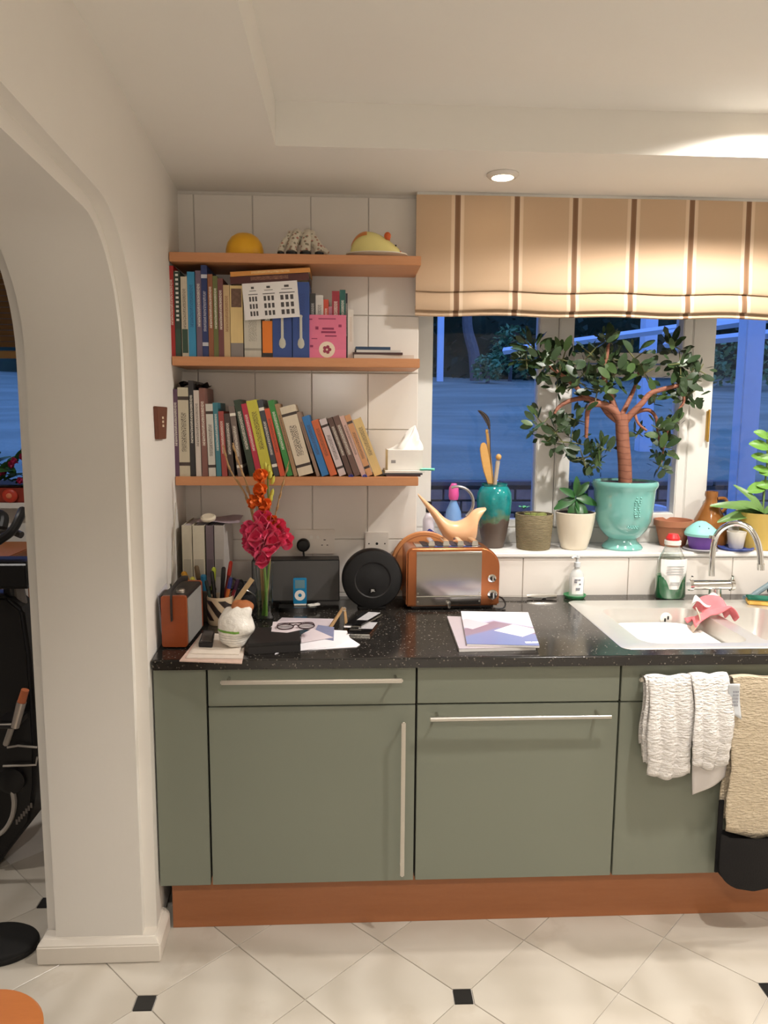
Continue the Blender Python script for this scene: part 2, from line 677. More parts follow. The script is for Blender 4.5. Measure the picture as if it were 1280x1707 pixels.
# ------------------------------------------------------------------ other walls
struct(G().box(3.4, 3.5, -4.4, 0.75, 0, 2.6).build('wall_right', WALL, None, 0))
struct(G().box(-3.4, 3.5, -4.4, -4.3, 0, 2.6).build('wall_front', WALL, None, 0))
struct(G().box(-3.4, -3.3, -4.4, 1.75, 0, 2.6).build('wall_side', WALL, None, 0))
g = G()
Y2 = 1.6
g.box(-3.4, -2.5, Y2, Y2 + 0.15, 0, 2.6).box(-2.5, -0.9, Y2, Y2 + 0.15, 0, 1.10).box(-2.5, -0.9, Y2, Y2 + 0.15, 2.2, 2.6).box(-0.9, -0.46, Y2, Y2 + 0.15, 0, 2.6).box(-0.5, -0.47, 1.0, Y2 + 0.15, 0, 2.6)
struct(g.build('wall_far', WALL, None, 0))
W2 = bpy.data.objects.new('window_2', None)
COL.objects.link(W2)
struct(W2)
for nm, a in (('frame_stile', (-2.5, -2.44, 1.12, 2.2)), ('frame_stile', (-0.96, -0.9, 1.12, 2.2)), ('bottom_rail', (-2.5, -0.9, 1.1, 1.15)), ('top_rail', (-2.5, -0.9, 2.14, 2.2)), ('mullion', (-1.78, -1.70, 1.15, 2.14))):
    G().box(a[0], a[1], Y2 + 0.04, Y2 + 0.1, a[2], a[3]).build(nm, WHITEPAINT, W2, 35, 0.004)
for x0, x1 in ((-2.45, -1.77), (-1.71, -0.95)):
    G().box(x0, x1, Y2 + 0.07, Y2 + 0.074, 1.14, 2.16).build('window_pane', PANE, W2, 0)
struct(G().box(-2.55, -0.85, Y2 - 0.10, Y2 + 0.04, 1.10, 1.128).build('trim_2', WHITEPAINT, None, 35, 0.004))
BAMBOO = wood('bamboo', (120, 88, 48), (150, 112, 66), 0.6)
bt = thing('window_blind', 'brown wooden slat blind at the window beyond the arch', 'blind', (-1.7, Y2 - 0.02, 2.22))
for i in range(14):
    G().box(-0.82, 0.82, -0.006, 0.0, -0.03 - i * 0.026, -0.006 - i * 0.026).build('slat', BAMBOO, bt, 0)
G().box(-0.82, 0.82, -0.012, 0.004, -0.42, -0.385).build('bottom_bar', mat('tan_bar', (190, 150, 100), 0.6), bt, 35, 0.003)

# ------------------------------------------------------------------ downlights
LAMPFACE = mat('lamp_face', (255, 244, 224), 0.4, noise=0, emit=(255, 232, 200), estr=9)
TRIMW = mat('downlight_trim', (214, 208, 200), 0.25, 0.0)
names = ['white recessed downlight in the soffit above the striped blind', 'raised ceiling downlight close to the riser above the sink', 'raised ceiling downlight close to the riser at the far right',
         'raised ceiling downlight in front of the sink cabinet', 'raised ceiling downlight in front of the right-hand cabinet', 'raised ceiling downlight above the camera by the side wall', 'raised ceiling downlight above and right of the camera', 'raised ceiling downlight by the right wall', 'recessed downlight in the ceiling of the room beyond the arch']
for n_, (x, y, z, e, an_, bl_) in enumerate(DOWN + DOWN_OTHER):
    lb = names[n_]
    t = thing('downlight', lb, 'light', (x, y, z), group='recessed ceiling downlights')
    zz = -0.012
    G().lathe([(0.034, 0.0), (0.052, 0.0), (0.053, -0.004), (0.046, -0.011), (0.036, -0.013), (0.034, -0.010), (0.034, 0.0)], 32).build('trim_ring', TRIMW, t)
    G().lathe([(0, -0.014), (0.02, -0.0165), (0.033, -0.013), (0.0335, -0.004), (0, -0.002)], 24).build('lamp_lens', LAMPFACE, t)
    spot(x, y, z - 0.03, e, an_, bl_)

# added globe fill lamp behind the camera, brightens the fronts and ceiling
px_, py_, pz_, pw_ = FILL_LAMP
t = thing('added_fill_lamp', 'added fill light shaped as a white globe pendant, unseen behind the camera', 'lamp', (px_, py_, pz_))
G().sphere((0, 0, 0), .12, 24, 16).build('globe', mat('fill_globe', (255, 248, 236), .4, noise=0, emit=(255, 232, 200), estr=2.5), t)
G().tube([(0, 0, .119), (0, 0, ZT - .006 - pz_)], .004, 6).build('flex', WHITEPAINT, t)
G().lathe([(0, 0), (.05, 0), (.045, -.025), (0, -.025)], 20, (0, 0, ZT - .006 - pz_)).build('ceiling_rose', WHITEPAINT, t)
l = bpy.data.lights.new('fill_bulb', 'POINT')
l.energy = pw_
l.color = WARM
l.shadow_soft_size = .125
o = bpy.data.objects.new('fill_bulb', l)
o.location = (px_, py_, pz_)
COL.objects.link(o)

# ------------------------------------------------------------------ base units
def bar_handle(parent, x0, x1, z, inset=0.02, y=-0.036, vertical=False):
    g = G()
    if vertical:
        g.box(x0 - 0.006, x0 + 0.006, y - 0.004, y + 0.004, z, x1)
    else:
        g.box(x0, x1, y - 0.004, y + 0.004, z - 0.0065, z + 0.0065)
    hd = g.build('handle', STEEL, parent, 35, 0.003, 2)
    for p in ((x0 + inset, x1 - inset) if not vertical else (z + inset, x1 - inset)):
        a = (p, 0.0, z) if not vertical else (x0, 0.0, p)
        b = (p, y, z) if not vertical else (x0, y, p)
        G().tube([a, b], 0.0045, 8).build('handle_post', STEEL, hd)
    return hd


ZB, ZD, ZSP = 0.1684, 0.832, 0.7176
CT = 0.55


def carcass(t, x0, x1):
    G().box(x0, x1, 0.021, CT, ZB, ZD).build('carcass', DARKGAP, t, 0)


def front(name, t, x0, x1, z0, z1):
    return G().box(x0, x1, 0.0, 0.019, z0, z1).build(name, GREEN, t, 35, 0.0012, 2)


t = thing('end_panel', 'narrow sage green filler panel beside the white jamb', 'panel')
G().box(-0.150, -0.003, 0.0, 0.019, ZB, ZD).build('front_board', GREEN, t, 35, 0.0012, 2)
G().box(-0.148, -0.006, 0.02, 0.06, ZB, ZD).build('batten', DARKGAP, t, 0)
t = thing('base_cabinet', 'sage green base cabinet with a drawer over a tall-handled door', 'cabinet')
carcass(t, 0.001, 0.599)
d = front('drawer', t, 0.003, 0.597, ZSP + 0.002, ZD - 0.003)
bar_handle(d, 0.044, 0.558, 0.803)
d = front('door', t, 0.003, 0.597, ZB, ZSP - 0.002)
bar_handle(d, 0.561, 0.680, 0.204, vertical=True)
t = thing('dishwasher', 'integrated dishwasher behind a sage green front with long bar handle', 'dishwasher')
carcass(t, 0.601, 1.199)
front('fascia', t, 0.603, 1.197, ZSP + 0.003, ZD)
d = front('door', t, 0.603, 1.197, ZB, ZSP - 0.002)
G().tube([(0.637, -0.038, 0.688), (1.163, -0.038, 0.688)], [0.0075, 0.0055], 12).build('handle', STEEL, d)
for p in (0.66, 1.13):
    G().tube([(p, 0, 0.690), (p, -0.038, 0.688)], 0.0045, 8).build('handle_post', STEEL, d)
t = thing('sink_cabinet', 'sage green sink cabinet with towels hung on its rail', 'cabinet')
G().box(1.201, 1.799, 0.021, CT, ZB, 0.68).build('carcass', DARKGAP, t, 0)
d = front('fascia', t, 1.203, 1.797, ZSP + 0.002, ZD)
bar_handle(d, 1.241, 1.76, 0.798)
front('door', t, 1.203, 1.797, ZB, ZSP - 0.002)
t = thing('base_cabinet', 'sage green base cabinet beyond the sink at the right', 'cabinet')
G().box(1.801, 2.60, 0.021, CT, ZB, 0.68).build('carcass', DARKGAP, t, 0)
front('door', t, 1.803, 2.598, ZB, ZD)
tag(G().box(-0.128, 2.60, 0.0474, 0.065, 0, ZB - 0.0).build('plinth', PLINTHM, None, 35, 0.001), 'orange-brown wooden plinth board under the green units', 'plinth')

# worktop with cut-out for the sink
ZW = 0.8646
SX0, SX1, SY0, SY1 = 1.245, 2.22, 0.060, 0.600
g = G()
o = [(-0.150, -0.02), (2.62, -0.02), (2.62, YW), (-0.194, YW)]
i_ = [(SX0, SY0), (SX1, SY0), (SX1, SY1), (SX0, SY1)]
vs = [(x, y, z) for z in (0.8334, ZW) for (x, y) in o + i_]
fs = []
for b in (0, 8):
    for q in range(4):
        r_ = (q + 1) % 4
        fs.append((b + q, b + r_, b + 4 + r_, b + 4 + q))
for q in range(4):
    r_ = (q + 1) % 4
    fs.append((q, r_, 8 + r_, 8 + q))
    fs.append((4 + q, 4 + r_, 12 + r_, 12 + q))
g.add(vs, fs)
tag(g.build('worktop', GRANITE, None, 35, 0.004, 3), 'black speckled granite worktop running under the window', 'worktop')

# ------------------------------------------------------------------ shelves
SH = [(2.074, 'top'), (1.739, 'middle'), (1.338, 'lowest')]
for z, nm in SH:
    G_ = G().box(-0.182, 0.645, 0.490, YW - 0.001, z - 0.030, z).build('wall_shelf', BEECH, None, 35, 0.0015)
    tag(G_, {'top': 'top beech shelf carrying the yellow dome and ceramic ornaments', 'middle': 'middle beech shelf holding upright books and the pink book', 'lowest': 'lowest beech shelf holding the row of leaning books'}[nm], 'shelf', 'beech wall shelves')

# ------------------------------------------------------------------ roman blind
def blindmat():
    g = NT('striped_blind_fabric', 0.85)
    x = g.xyz()[0]
    u = g.math('FRACT', g.math('DIVIDE', g.math('SUBTRACT', x, 0.789 - 0.105), 0.2105))
    u = g.math('ABSOLUTE', g.math('SUBTRACT', u, 0.5))
    c = g.ramp(u, [(0.0, srgb(120, 88, 62)), (0.040, srgb(132, 98, 72)), (0.052, srgb(226, 204, 178)), (0.10, srgb(224, 200, 172)), (0.115, srgb(200, 172, 142)), (1.0, srgb(200, 172, 142))])
    n1 = g.noise(300, 2, mapscale=(1, 1, 6))
    g.color(g.mix(g.math('MULTIPLY', n1, 0.2), c, srgb(170, 138, 108)))
    g.bump(n1, 0.2, 0.001)
    return g.M


BL = blindmat()
t = thing('roman_blind', 'beige roman blind with brown vertical stripes above the window', 'blind')
bx0, bx1 = 0.643, 2.62


def blind_sheet(prof, name, th=0.004, wav=0.003):
    n = 60
    g = G()
    k = len(prof)
    vs, fs = [], []
    for i in range(n + 1):
        x = bx0 + (bx1 - bx0) * i / n
        for (y, z) in prof:
            vs.append((x, y + wav * math.sin(x * 9 + z * 4), z + 0.003 * math.sin(x * 15) * (1 if z < 2.2 else 0)))
        for (y, z) in reversed(prof):
            vs.append((x, y + th + wav * math.sin(x * 9 + z * 4), z + 0.003 * math.sin(x * 15) * (1 if z < 2.2 else 0)))
    kk = 2 * k
    for i in range(n):
        for j in range(kk):
            jj = (j + 1) % kk
            fs.append((i * kk + j, i * kk + jj, (i + 1) * kk + jj, (i + 1) * kk + j))
    fs.append(tuple(range(kk - 1, -1, -1)))
    fs.append(tuple(n * kk + j for j in range(kk)))
    g.add(vs, fs)
    return g.build(name, BL, t, 50)


blind_sheet([(0.664, 2.318), (0.660, 2.2), (0.658, 2.1), (0.652, 2.02), (0.650, 1.995), (0.654, 1.990)], 'main_panel')
blind_sheet([(0.668, 2.00), (0.660, 1.985), (0.654, 1.96), (0.652, 1.928), (0.656, 1.924)], 'lower_fold')
blind_sheet([(0.672, 1.94), (0.668, 1.92), (0.664, 1.908), (0.668, 1.905)], 'hem')
G().box(bx0 + 0.003, bx1 - 0.003, 0.672, 0.70, 2.29, ZC).build('headrail', WHITEPAINT, t, 35, 0.002)
# ------------------------------------------------------------------ garden at dusk
def lawnmat():
    g = NT('lawn_grass', 0.95)
    a = g.noise(1.3, 6, mapscale=(0.5, 1.6, 1))
    b = g.noise(40, 4)
    c = g.mix(a, srgb(76, 88, 66), srgb(186, 188, 164))
    g.color(g.mix(g.math('MULTIPLY', b, 0.45), c, srgb(88, 98, 74)))
    g.bump(b, 0.6, 0.02)
    return g.M


LAWN = lawnmat()


def hill(x, y):
    return 1.150 + (y - 2.56) * 0.100 + 0.05 * math.sin(x * 0.7 + y * 0.5) * min(1, (y - 2.56) / 2)


g = G().grid(40, 30, lambda u, v: (-14 + 34 * u, 2.56 + 14 * v, hill(-14 + 34 * u, 2.56 + 14 * v)))
o = g.build('lawn', LAWN, None, 80)
struct(o)
struct(G().box(-14, 20, 1.02, 2.75, -0.3, 0.05).build('patio', mat('patio_slab', (120, 116, 108), 0.9, noise=0.2, nscale=8)))
BRICK = mat('garden_brick', (168, 148, 136), 0.9, noise=0.25, nscale=25, bump=0.5, bscale=60)
gw = thing('garden_wall', 'low brick retaining wall in front of the rising lawn', 'wall', (0, 2.5, 0))
G().box(-14, 20, 0.012, 0.12, 0.05, 1.12).build('mortar_core', mat('mortar', (96, 90, 84), 0.95), gw, 0)
bme = G().box(0, 0.213, 0.0, 0.10, 0, 0.063).mesh('brick', 30, 0.004, 1)
bme.materials.append(BRICK)
for r_ in range(6):
    z = 1.105 - 0.073 - r_ * 0.075
    for c_ in range(17):
        x = 0.55 + c_ * 0.225 + (0.112 if r_ % 2 else 0) + R.uniform(-.002, .002)
        inst(bme, 'brick', gw, (x, R.uniform(-.003, .003), z))
cme = G().box(0, 0.44, -0.012, 0.09, 0, 0.032).mesh('coping_stone', 30, 0.006, 1)
cme.materials.append(mat('coping', (120, 112, 104), 0.9, noise=0.15))
for c_ in range(12):
    inst(cme, 'coping_stone', gw, (0.0 + c_ * 0.45, 0, 1.118 + R.uniform(-.003, .003)))
G().box(5.41, 20, -0.012, 0.09, 1.118, 1.15).build('coping_run', cme.materials[0], gw, 0)
G().box(-14, -0.01, -0.012, 0.09, 1.118, 1.15).build('coping_run', cme.materials[0], gw, 0)


def leafball(rx, ry, rz, n, size, seed):
    rr_ = random.Random(seed)
    g = G()
    for _ in range(n):
        a, b = rr_.uniform(0, 2 * PI), math.acos(rr_.uniform(-0.7, 1))
        q = rr_.uniform(0.65, 1.0)
        c = Vector((rx * q * math.sin(b) * math.cos(a), ry * q * math.sin(b) * math.sin(a), rz * q * math.cos(b)))
        E_ = Euler((rr_.uniform(-1, 1), rr_.uniform(-1, 1), rr_.uniform(0, 6.3))).to_matrix()
        s_ = size * rr_.uniform(0.6, 1.3)
        g.add([c + E_ @ Vector(p) for p in ((-s_, 0, 0), (0, -s_ * .5, 0.1 * s_), (s_, 0, 0), (0, s_ * .5, 0.1 * s_))], [(0, 1, 2, 3)])
    return g


LEAFD = mat('hedge_leaf', (40, 58, 36), 0.8, noise=0.4, nscale=5)
LEAFM = mat('shrub_leaf', (96, 132, 84), 0.7, noise=0.4, nscale=6)
BARK = mat('bark', (110, 100, 92), 0.9, noise=0.3, nscale=20, bump=0.5)
# dark hedge closing the garden
t = thing('boundary_hedge', 'tall dark hedge closing off the garden behind the lawn', 'hedge', (0, 0, 0))
g = G().grid(60, 16, lambda u, v: (-14 + 34 * u, 15.2 + 0.5 * math.sin(u * 61) * math.cos(v * 17) + 0.25 * math.sin(u * 190 + v * 40), 1.9 + 6 * v))
g.box(-14, 20, 16.2, 16.5, 1.9, 8)
g.build('foliage', LEAFD, t, 60)
rl = random.Random(3)
g = G()
for _ in range(2600):
    c = Vector((rl.uniform(-2, 16), rl.uniform(14.3, 15.0), rl.uniform(2.0, 5.0)))
    E_ = Euler((rl.uniform(-1, 1), rl.uniform(-1, 1), rl.uniform(0, 6.3))).to_matrix()
    s_ = rl.uniform(.06, .16)
    g.add([c + E_ @ Vector(p) for p in ((-s_, 0, 0), (0, -s_ * .5, 0), (s_, 0, 0), (0, s_ * .5, 0))], [(0, 1, 2, 3)])
o = g.build('loose_leaves', LEAFD, t, 0)
o['kind'] = 'stuff'
for n_, (px, py, y, rx, rz, s_, lb) in enumerate(((812, 628, 12.0, .3, .3, .05, 'small pale shrub at the foot of the dark hedge, left of two'),
                                          (850, 612, 13.6, .45, .65, .07, 'rounded pale shrub against the dark hedge beside the jade plant'),
                                          (1235, 606, 12.2, .9, .55, .08, 'low wide shrub behind the lawn right of the window post'))):
    p = at(px, py, y=y)
    zg = hill(p.x, y)
    t = thing('garden_shrub', lb, 'shrub', (p.x, y, zg), group='shrubs by the hedge')
    leafball(rx, rx, rz, 420, s_, n_).build('foliage', LEAFM, t, 0).location = (0, 0, rz * .8)
    G().tube([(0, 0, -.1), (0.03, 0, rz)], [.05, .02], 6).build('stem', BARK, t)
PALE = mat('pale_painted_timber', (214, 218, 222), 0.6)
p = at(733, 640, y=12.5)
tag(G().box(-.06, .06, -.06, .06, -0.2, 2.6).build('garden_post', PALE, None, 35, 0.01, loc=(p.x, 12.5, hill(p.x, 12.5))), 'tall pale post at the far left of the lawn', 'post')
p = at(785, 640, y=12.9)
t = thing('garden_tree', 'leaning grey tree trunk rising in front of the dark hedge', 'tree', (p.x, 12.9, hill(p.x, 12.9)))
G().tube(spline([(0.12, 0, -.2), (0.05, 0, .5), (-.1, 0, 1.1), (-.08, 0, 2.0), (-.2, .1, 3.2)]), [.13 - .06 * i / 24 for i in range(25)], 8).build('trunk', BARK, t)
leafball(1.3, .5, .9, 260, .12, 9).build('foliage', LEAFD, t, 0).location = (-.1, .4, 3.4)

# veranda posts and rafters outside the right panes
vr = thing('veranda', 'pale blue-lit veranda posts and roof beams outside the right panes', 'veranda', (0, 0, 0))
p = at(1243, 700, y=2.2)
G().box(p.x - .055, p.x + .055, 2.15, 2.25, 0.05, 2.36).build('post', PALE, vr, 35, .006)
q = at(1074, 700, y=4.0)
G().box(q.x - .055, q.x + .055, 3.95, 4.05, 0.8, 2.55).build('post', PALE, vr, 35, .006)
a, b = at(985, 566, y=4.0), at(1150, 544, y=3.6)
dv = b - a
G().tube([a - dv, a, b, b + dv * 2.5], .03, 4).build('rafter', PALE, vr, 0)
a, b = at(1188, 545, y=2.9), at(1290, 530, y=2.3)
G().tube([a - (b - a), a, b, b + (b - a)], .025, 4).build('rafter', PALE, vr, 0)
a, b = at(1190, 566, y=3.2), at(1290, 556, y=2.6)
G().tube([a - (b - a), a, b, b + (b - a)], .03, 4).build('rafter', PALE, vr, 0)
p = at(1082, 862, y=2.0)
t = thing('garden_chair', 'curved pale garden chair back just outside the window', 'chair', (p.x, 2.0, 0.05))
zt_ = p.z - 0.05
G().tube(spline([(-.22, 0, zt_ - .12), (-.12, 0, zt_ + .02), (.02, 0, zt_ + .045), (.14, 0, zt_), (.22, 0, zt_ - .12)]), .03, 8).build('backrest', PALE, t)
for s_ in (-1, 1):
    G().tube([(s_ * .22, 0, 0), (s_ * .22, 0, zt_ - .12)], .022, 8).build('leg', PALE, t)
    G().tube([(s_ * .2, -.4, 0), (s_ * .2, -.4, .42)], .022, 8).build('leg', PALE, t)
G().box(-.23, .23, -.43, .02, .40, .44).build('seat', PALE, t, 35, .01)
# ------------------------------------------------------------------ books
def bookmat(col, txt=None, style=0):
    key = 'cover_%d_%d_%d_%d' % (col + (style,))
    if key in MC:
        return MC[key]
    g = NT(key, 0.45)
    x, y, z = g.xyz('Generated')
    n = g.noise(14, 2, 'Generated', (9, 1, 5))
    base = g.mix(g.noise(5, 3, 'Generated'), srgb(*[v * .92 for v in col]), srgb(*col))
    t_ = txt or ((235, 228, 214) if sum(col) < 330 else (60, 46, 40))
    cx = g.math('LESS_THAN', g.math('ABSOLUTE', g.math('SUBTRACT', x, .5)), .24)
    if style == 0:      # line of small lettering
        cz = g.math('LESS_THAN', g.math('ABSOLUTE', g.math('SUBTRACT', z, .6)), .25)
        m_ = g.math('MULTIPLY', g.math('MULTIPLY', cx, cz), g.math('GREATER_THAN', g.noise(90, 1, 'Generated', (.2, 1, 1)), .52))
    elif style == 1:    # blocks across the spine
        m_ = g.math('MULTIPLY', cx, g.math('GREATER_THAN', g.math('SINE', g.math('MULTIPLY', z, 120)), 0.0))
        m_ = g.math('MULTIPLY', m_, g.math('GREATER_THAN', z, .42))
    elif style == 2:    # coloured foot band
        m_ = g.math('LESS_THAN', z, .2)
    else:               # two bands and a title
        b_ = g.math('LESS_THAN', g.math('ABSOLUTE', g.math('SUBTRACT', z, .88)), .02)
        b2 = g.math('LESS_THAN', g.math('ABSOLUTE', g.math('SUBTRACT', z, .14)), .02)
        tt = g.math('MULTIPLY', g.math('MULTIPLY', cx, g.math('LESS_THAN', g.math('ABSOLUTE', g.math('SUBTRACT', z, .5)), .22)), g.math('GREATER_THAN', g.noise(80, 1, 'Generated', (.25, 1, 1)), .52))
        m_ = g.math('MAXIMUM', g.math('MAXIMUM', b_, b2), tt)
    g.color(g.mix(m_, base, srgb(*t_)))
    return g.M


def book(label, loc, w_, d_, h_, col, lean=0.0, style=0, txt=None, group=None, rot=None, tw=0.0022, pages=True):
    t = thing('book', label, 'book', loc, rot=rot or (0, -lean, 0), group=group)
    c = min(tw, w_ * .2)
    cov = G().box(0, c, 0, d_, 0, h_).box(w_ - c, w_, 0, d_, 0, h_).box(c, w_ - c, 0, c, 0, h_)
    cov.build('cover', bookmat(col, txt, style), t, 0)
    G().box(c, w_ - c, c, d_ - .004, .003, h_ - .003).build('pages', PAGES, t, 0)
    return t


# middle shelf: (left px, right px, top px, colour, style, text colour, label)
Z2 = 1.739
GB2 = 'books on the middle shelf'
ys = 0.503
mid = [
    (284.5, 293, 443, (170, 36, 34), 0, None, 'red hardback at the far left end of the middle shelf'),
    (293, 303, 452, (44, 58, 48), 1, (220, 218, 210), 'dark green book with black and white striped spine, middle shelf'),
    (304, 315, 461, (206, 194, 172), 0, None, 'cream hardback between the striped spine and the light blue book'),
    (315, 327.5, 453, (52, 142, 186), 0, (30, 70, 120), 'light blue hardback on the middle shelf'),
    (328.5, 338, 451, (110, 92, 112), 0, None, 'mauve-grey book right of the light blue one'),
    (338, 348, 442, (34, 50, 104), 3, (190, 190, 200), 'tall navy hardback on the middle shelf'),
    (348.5, 357, 457, (142, 86, 54), 0, None, 'brown book right of the tall navy one'),
    (357, 365, 460, (104, 108, 58), 0, None, 'olive green book on the middle shelf'),
    (365, 374, 464, (112, 62, 62), 0, None, 'plum-brown book right of the olive one'),
    (374, 384.5, 475, (200, 172, 128), 0, (120, 70, 40), 'slim tan book beside the wide cream spine'),
    (385, 406, 476, (224, 196, 136), 2, (130, 122, 118), 'wide cream spine with a grey foot band, middle shelf'),
    (407.5, 436, 500, (198, 192, 178), 3, (150, 144, 132), 'wide pale grey hardback under the building sketch card'),
    (437.5, 455, 500, (40, 34, 34), 0, None, 'black book with an orange lower half, middle shelf'),
    (455, 487, 478, (40, 70, 140), 0, (30, 56, 120), 'blue cookbook with a spoon on its spine, left of the pair'),
    (488, 516, 470, (40, 72, 142), 0, (30, 56, 120), 'blue cookbook with a spoon on its spine, right of the pair'),
]
tops = []
for k_, (l, r_, tp, col, st, tx, lb) in enumerate(mid):
    a, b = at(l, 590, y=ys), at(r_, 590, y=ys)
    zt = at((l + r_) / 2, tp, y=ys).z
    t = book(lb, (a.x, ys, Z2), b.x - a.x - .0006, 0.19 if k_ < 11 else 0.17, zt - Z2, col, style=st, txt=tx, group=GB2)
    w_ = b.x - a.x - .0006
    if 'orange lower half' in lb:
        G().box(.001, w_ - .001, -.0006, .0005, .015, .12).build('cover_label', mat('orange_label', (222, 122, 40), .5), t, 0)
    if 'spoon' in lb:
        sp = G().lathe([(0, 0), (.008, .004), (.0115, .014), (.010, .026), (.0045, .036), (.0042, .10), (.006, .108), (0, .112)], 12, (w_ / 2, -.0004, .03), sy=.08)
        sp.build('spoon_print', mat('spoon_print', (190, 188, 176), .5), t)
    if 'grey foot band' in lb:
        G().box(.004, w_ - .004, -.0006, .0005, zt - Z2 - .07, zt - Z2 - .01).build('cover_picture', mat('book_picture', (110, 84, 70), .6, noise=.7, nscale=90), t, 0)
    if 'striped spine' in lb:
        G().box(.0015, w_ - .0015, -.0005, .0005, .012, .09).build('cover_label', mat('dkgreen_label', (50, 74, 60), .5), t, 0)

# the two books lying on top
zz = at(420, 473, y=ys).z
lay = [((398, 472), (516, 458), .022, .20, (84, 34, 30), 3, 'dark maroon book lying flat on top of the upright books'),
       ((384, 459), (518, 446), .014, .17, (222, 152, 72), 0, 'orange-yellow slim book lying on the maroon book')]
a0 = at(384, 474, y=.51)
b0 = at(515, 466.5, y=.51)
zt2 = 1.739 + 0.0
tilt = -math.atan2(b0.z - a0.z, b0.x - a0.x)
t = book(lay[0][6], (a0.x, .512, a0.z), b0.x - a0.x, .16, .024, (88, 36, 32), rot=(0, tilt, 0), style=0, txt=(170, 120, 90), group=GB2)
t2 = book(lay[1][6], (a0.x + .003 + .0243 * math.sin(tilt), .507, a0.z + .0243 * math.cos(tilt)), b0.x - a0.x + .004, .15, .015, (220, 150, 70), rot=(0, tilt, 0), style=0, txt=(240, 220, 170), group=GB2)
# sketch card leaning on the spines
c1, c2 = at(408.5, 534, y=.495), at(500, 528, y=.495)
c0 = at(406, 473, y=.495)
wc, hc = (c2 - c1).length, (c0 - c1).length
t = thing('sketch_card', 'white card with an ink sketch of three gabled house fronts', 'card', c1, rot=(0, -math.atan2(c2.z - c1.z, c2.x - c1.x), 0))
G().box(0, wc, 0, .0012, 0, hc).build('card', PAPER, t, 0)
INK = mat('ink', (84, 80, 80), .8)
g = G()
for n_, bx in enumerate((.10, .36, .66)):
    x0, ww = bx * wc, (.17, .22, .28)[n_] * wc
    for fl in range(3):
        zf = hc * (.10 + .2 * fl)
        for q in range(3):
            xx = x0 + ww * (.05 + .32 * q)
            g.box(xx, xx + ww * .2, -.0004, 0, zf, zf + hc * .13)
    g.box(x0, x0 + ww, -.0004, 0, hc * .68, hc * .70)
    g.box(x0 + ww * .15, x0 + ww * .85, -.0004, 0, hc * .78, hc * .795)
    g.box(x0 + ww * .35, x0 + ww * .65, -.0004, 0, hc * .84, hc * .90)
g.build('print', INK, t, 0)

# small books right of the blue pair
sm = [(517, 526.5, 489, (58, 54, 50), (210, 206, 196), 'small black and white paperback behind the pink book'),
      (526.5, 539.5, 492, (220, 214, 204), (60, 50, 50), 'small white paperback behind the pink book'),
      (539.5, 548, 499, (206, 74, 48), None, 'small orange-red paperback behind the pink book'),
      (548, 553.5, 511, (188, 120, 140), None, 'shortest dusty pink booklet behind the pink book'),
      (553.5, 566, 485, (158, 40, 56), None, 'crimson paperback behind the pink book'),
      (566.5, 576, 483, (36, 96, 88), None, 'teal green paperback right of the crimson one'),
      (576, 579.5, 489, (40, 40, 48), None, 'very thin dark booklet right of the teal paperback')]
for l, r_, tp, col, tx, lb in sm:
    a, b = at(l, 590, y=.54), at(r_, 590, y=.54)
    book(lb, (a.x, .54, Z2), b.x - a.x - .0005, .13, at(l, tp, y=.54).z - Z2, col, style=0, txt=tx, group=GB2)
# pink book, face out
a, b = at(513, 595, y=.512), at(577, 595, y=.512)
zt = at(545, 525, y=.52).z
t = thing('book', 'bright pink book facing out with a cream daisy plate on its cover', 'book', (a.x, .508, Z2), rot=(-.06, 0, .0), group=GB2)
wp, hp = b.x - a.x, zt - Z2
pk = bookmat((226, 116, 146), (226, 116, 146), 2)
G().box(0, wp, 0, .0022, 0, hp).box(0, wp, .010, .012, 0, hp).box(0, .002, 0, .012, 0, hp).build('cover', pk, t, 0)
G().box(.002, wp - .003, .0022, .010, .002, hp - .002).build('pages', PAGES, t, 0)
G().lathe([(0, 0), (.027, 0), (.027, .0006), (0, .0006)], 20, M=Matrix.Translation((wp * .5, 0, hp * .2)) @ Matrix.Rotation(PI / 2, 4, 'X')).build('plate_print', mat('cream_print', (232, 214, 190), .6), t)
g = G()
for q in range(5):
    an = q * 1.2566
    g.lathe([(0, 0), (.006, 0), (.006, .0005), (0, .0005)], 10, M=Matrix.Translation((wp * .5 + .009 * math.cos(an), -.0007, hp * .2 + .009 * math.sin(an))) @ Matrix.Rotation(PI / 2, 4, 'X'))
g.build('flower_print', mat('rose_print', (150, 60, 80), .6), t)
g = G()
for (x, z, w_, h_) in ((.28, .9, .45, .02), (.38, .66, .3, .045), (.35, .58, .38, .045), (.45, .50, .3, .03), (.2, .66, .08, .07), (.8, .72, .08, .06), (.1, .44, .15, .02), (.06, .25, .08, .05), (.02, .88, .1, .03)):
    g.box(x * wp, (x + w_) * wp, -.0005, 0, z * hp, (z + h_) * hp)
g.build('title_print', mat('title_print', (140, 50, 84), .6), t, 0)
# white slim leaning book
a = at(583, 595, y=.53)
book('slim white book leaning upright right of the pink book', (a.x - .006, .53, Z2), .018, .14, at(588, 516, y=.53).z - Z2, (222, 214, 204), lean=-.0, style=0, txt=(190, 170, 150), group=GB2)
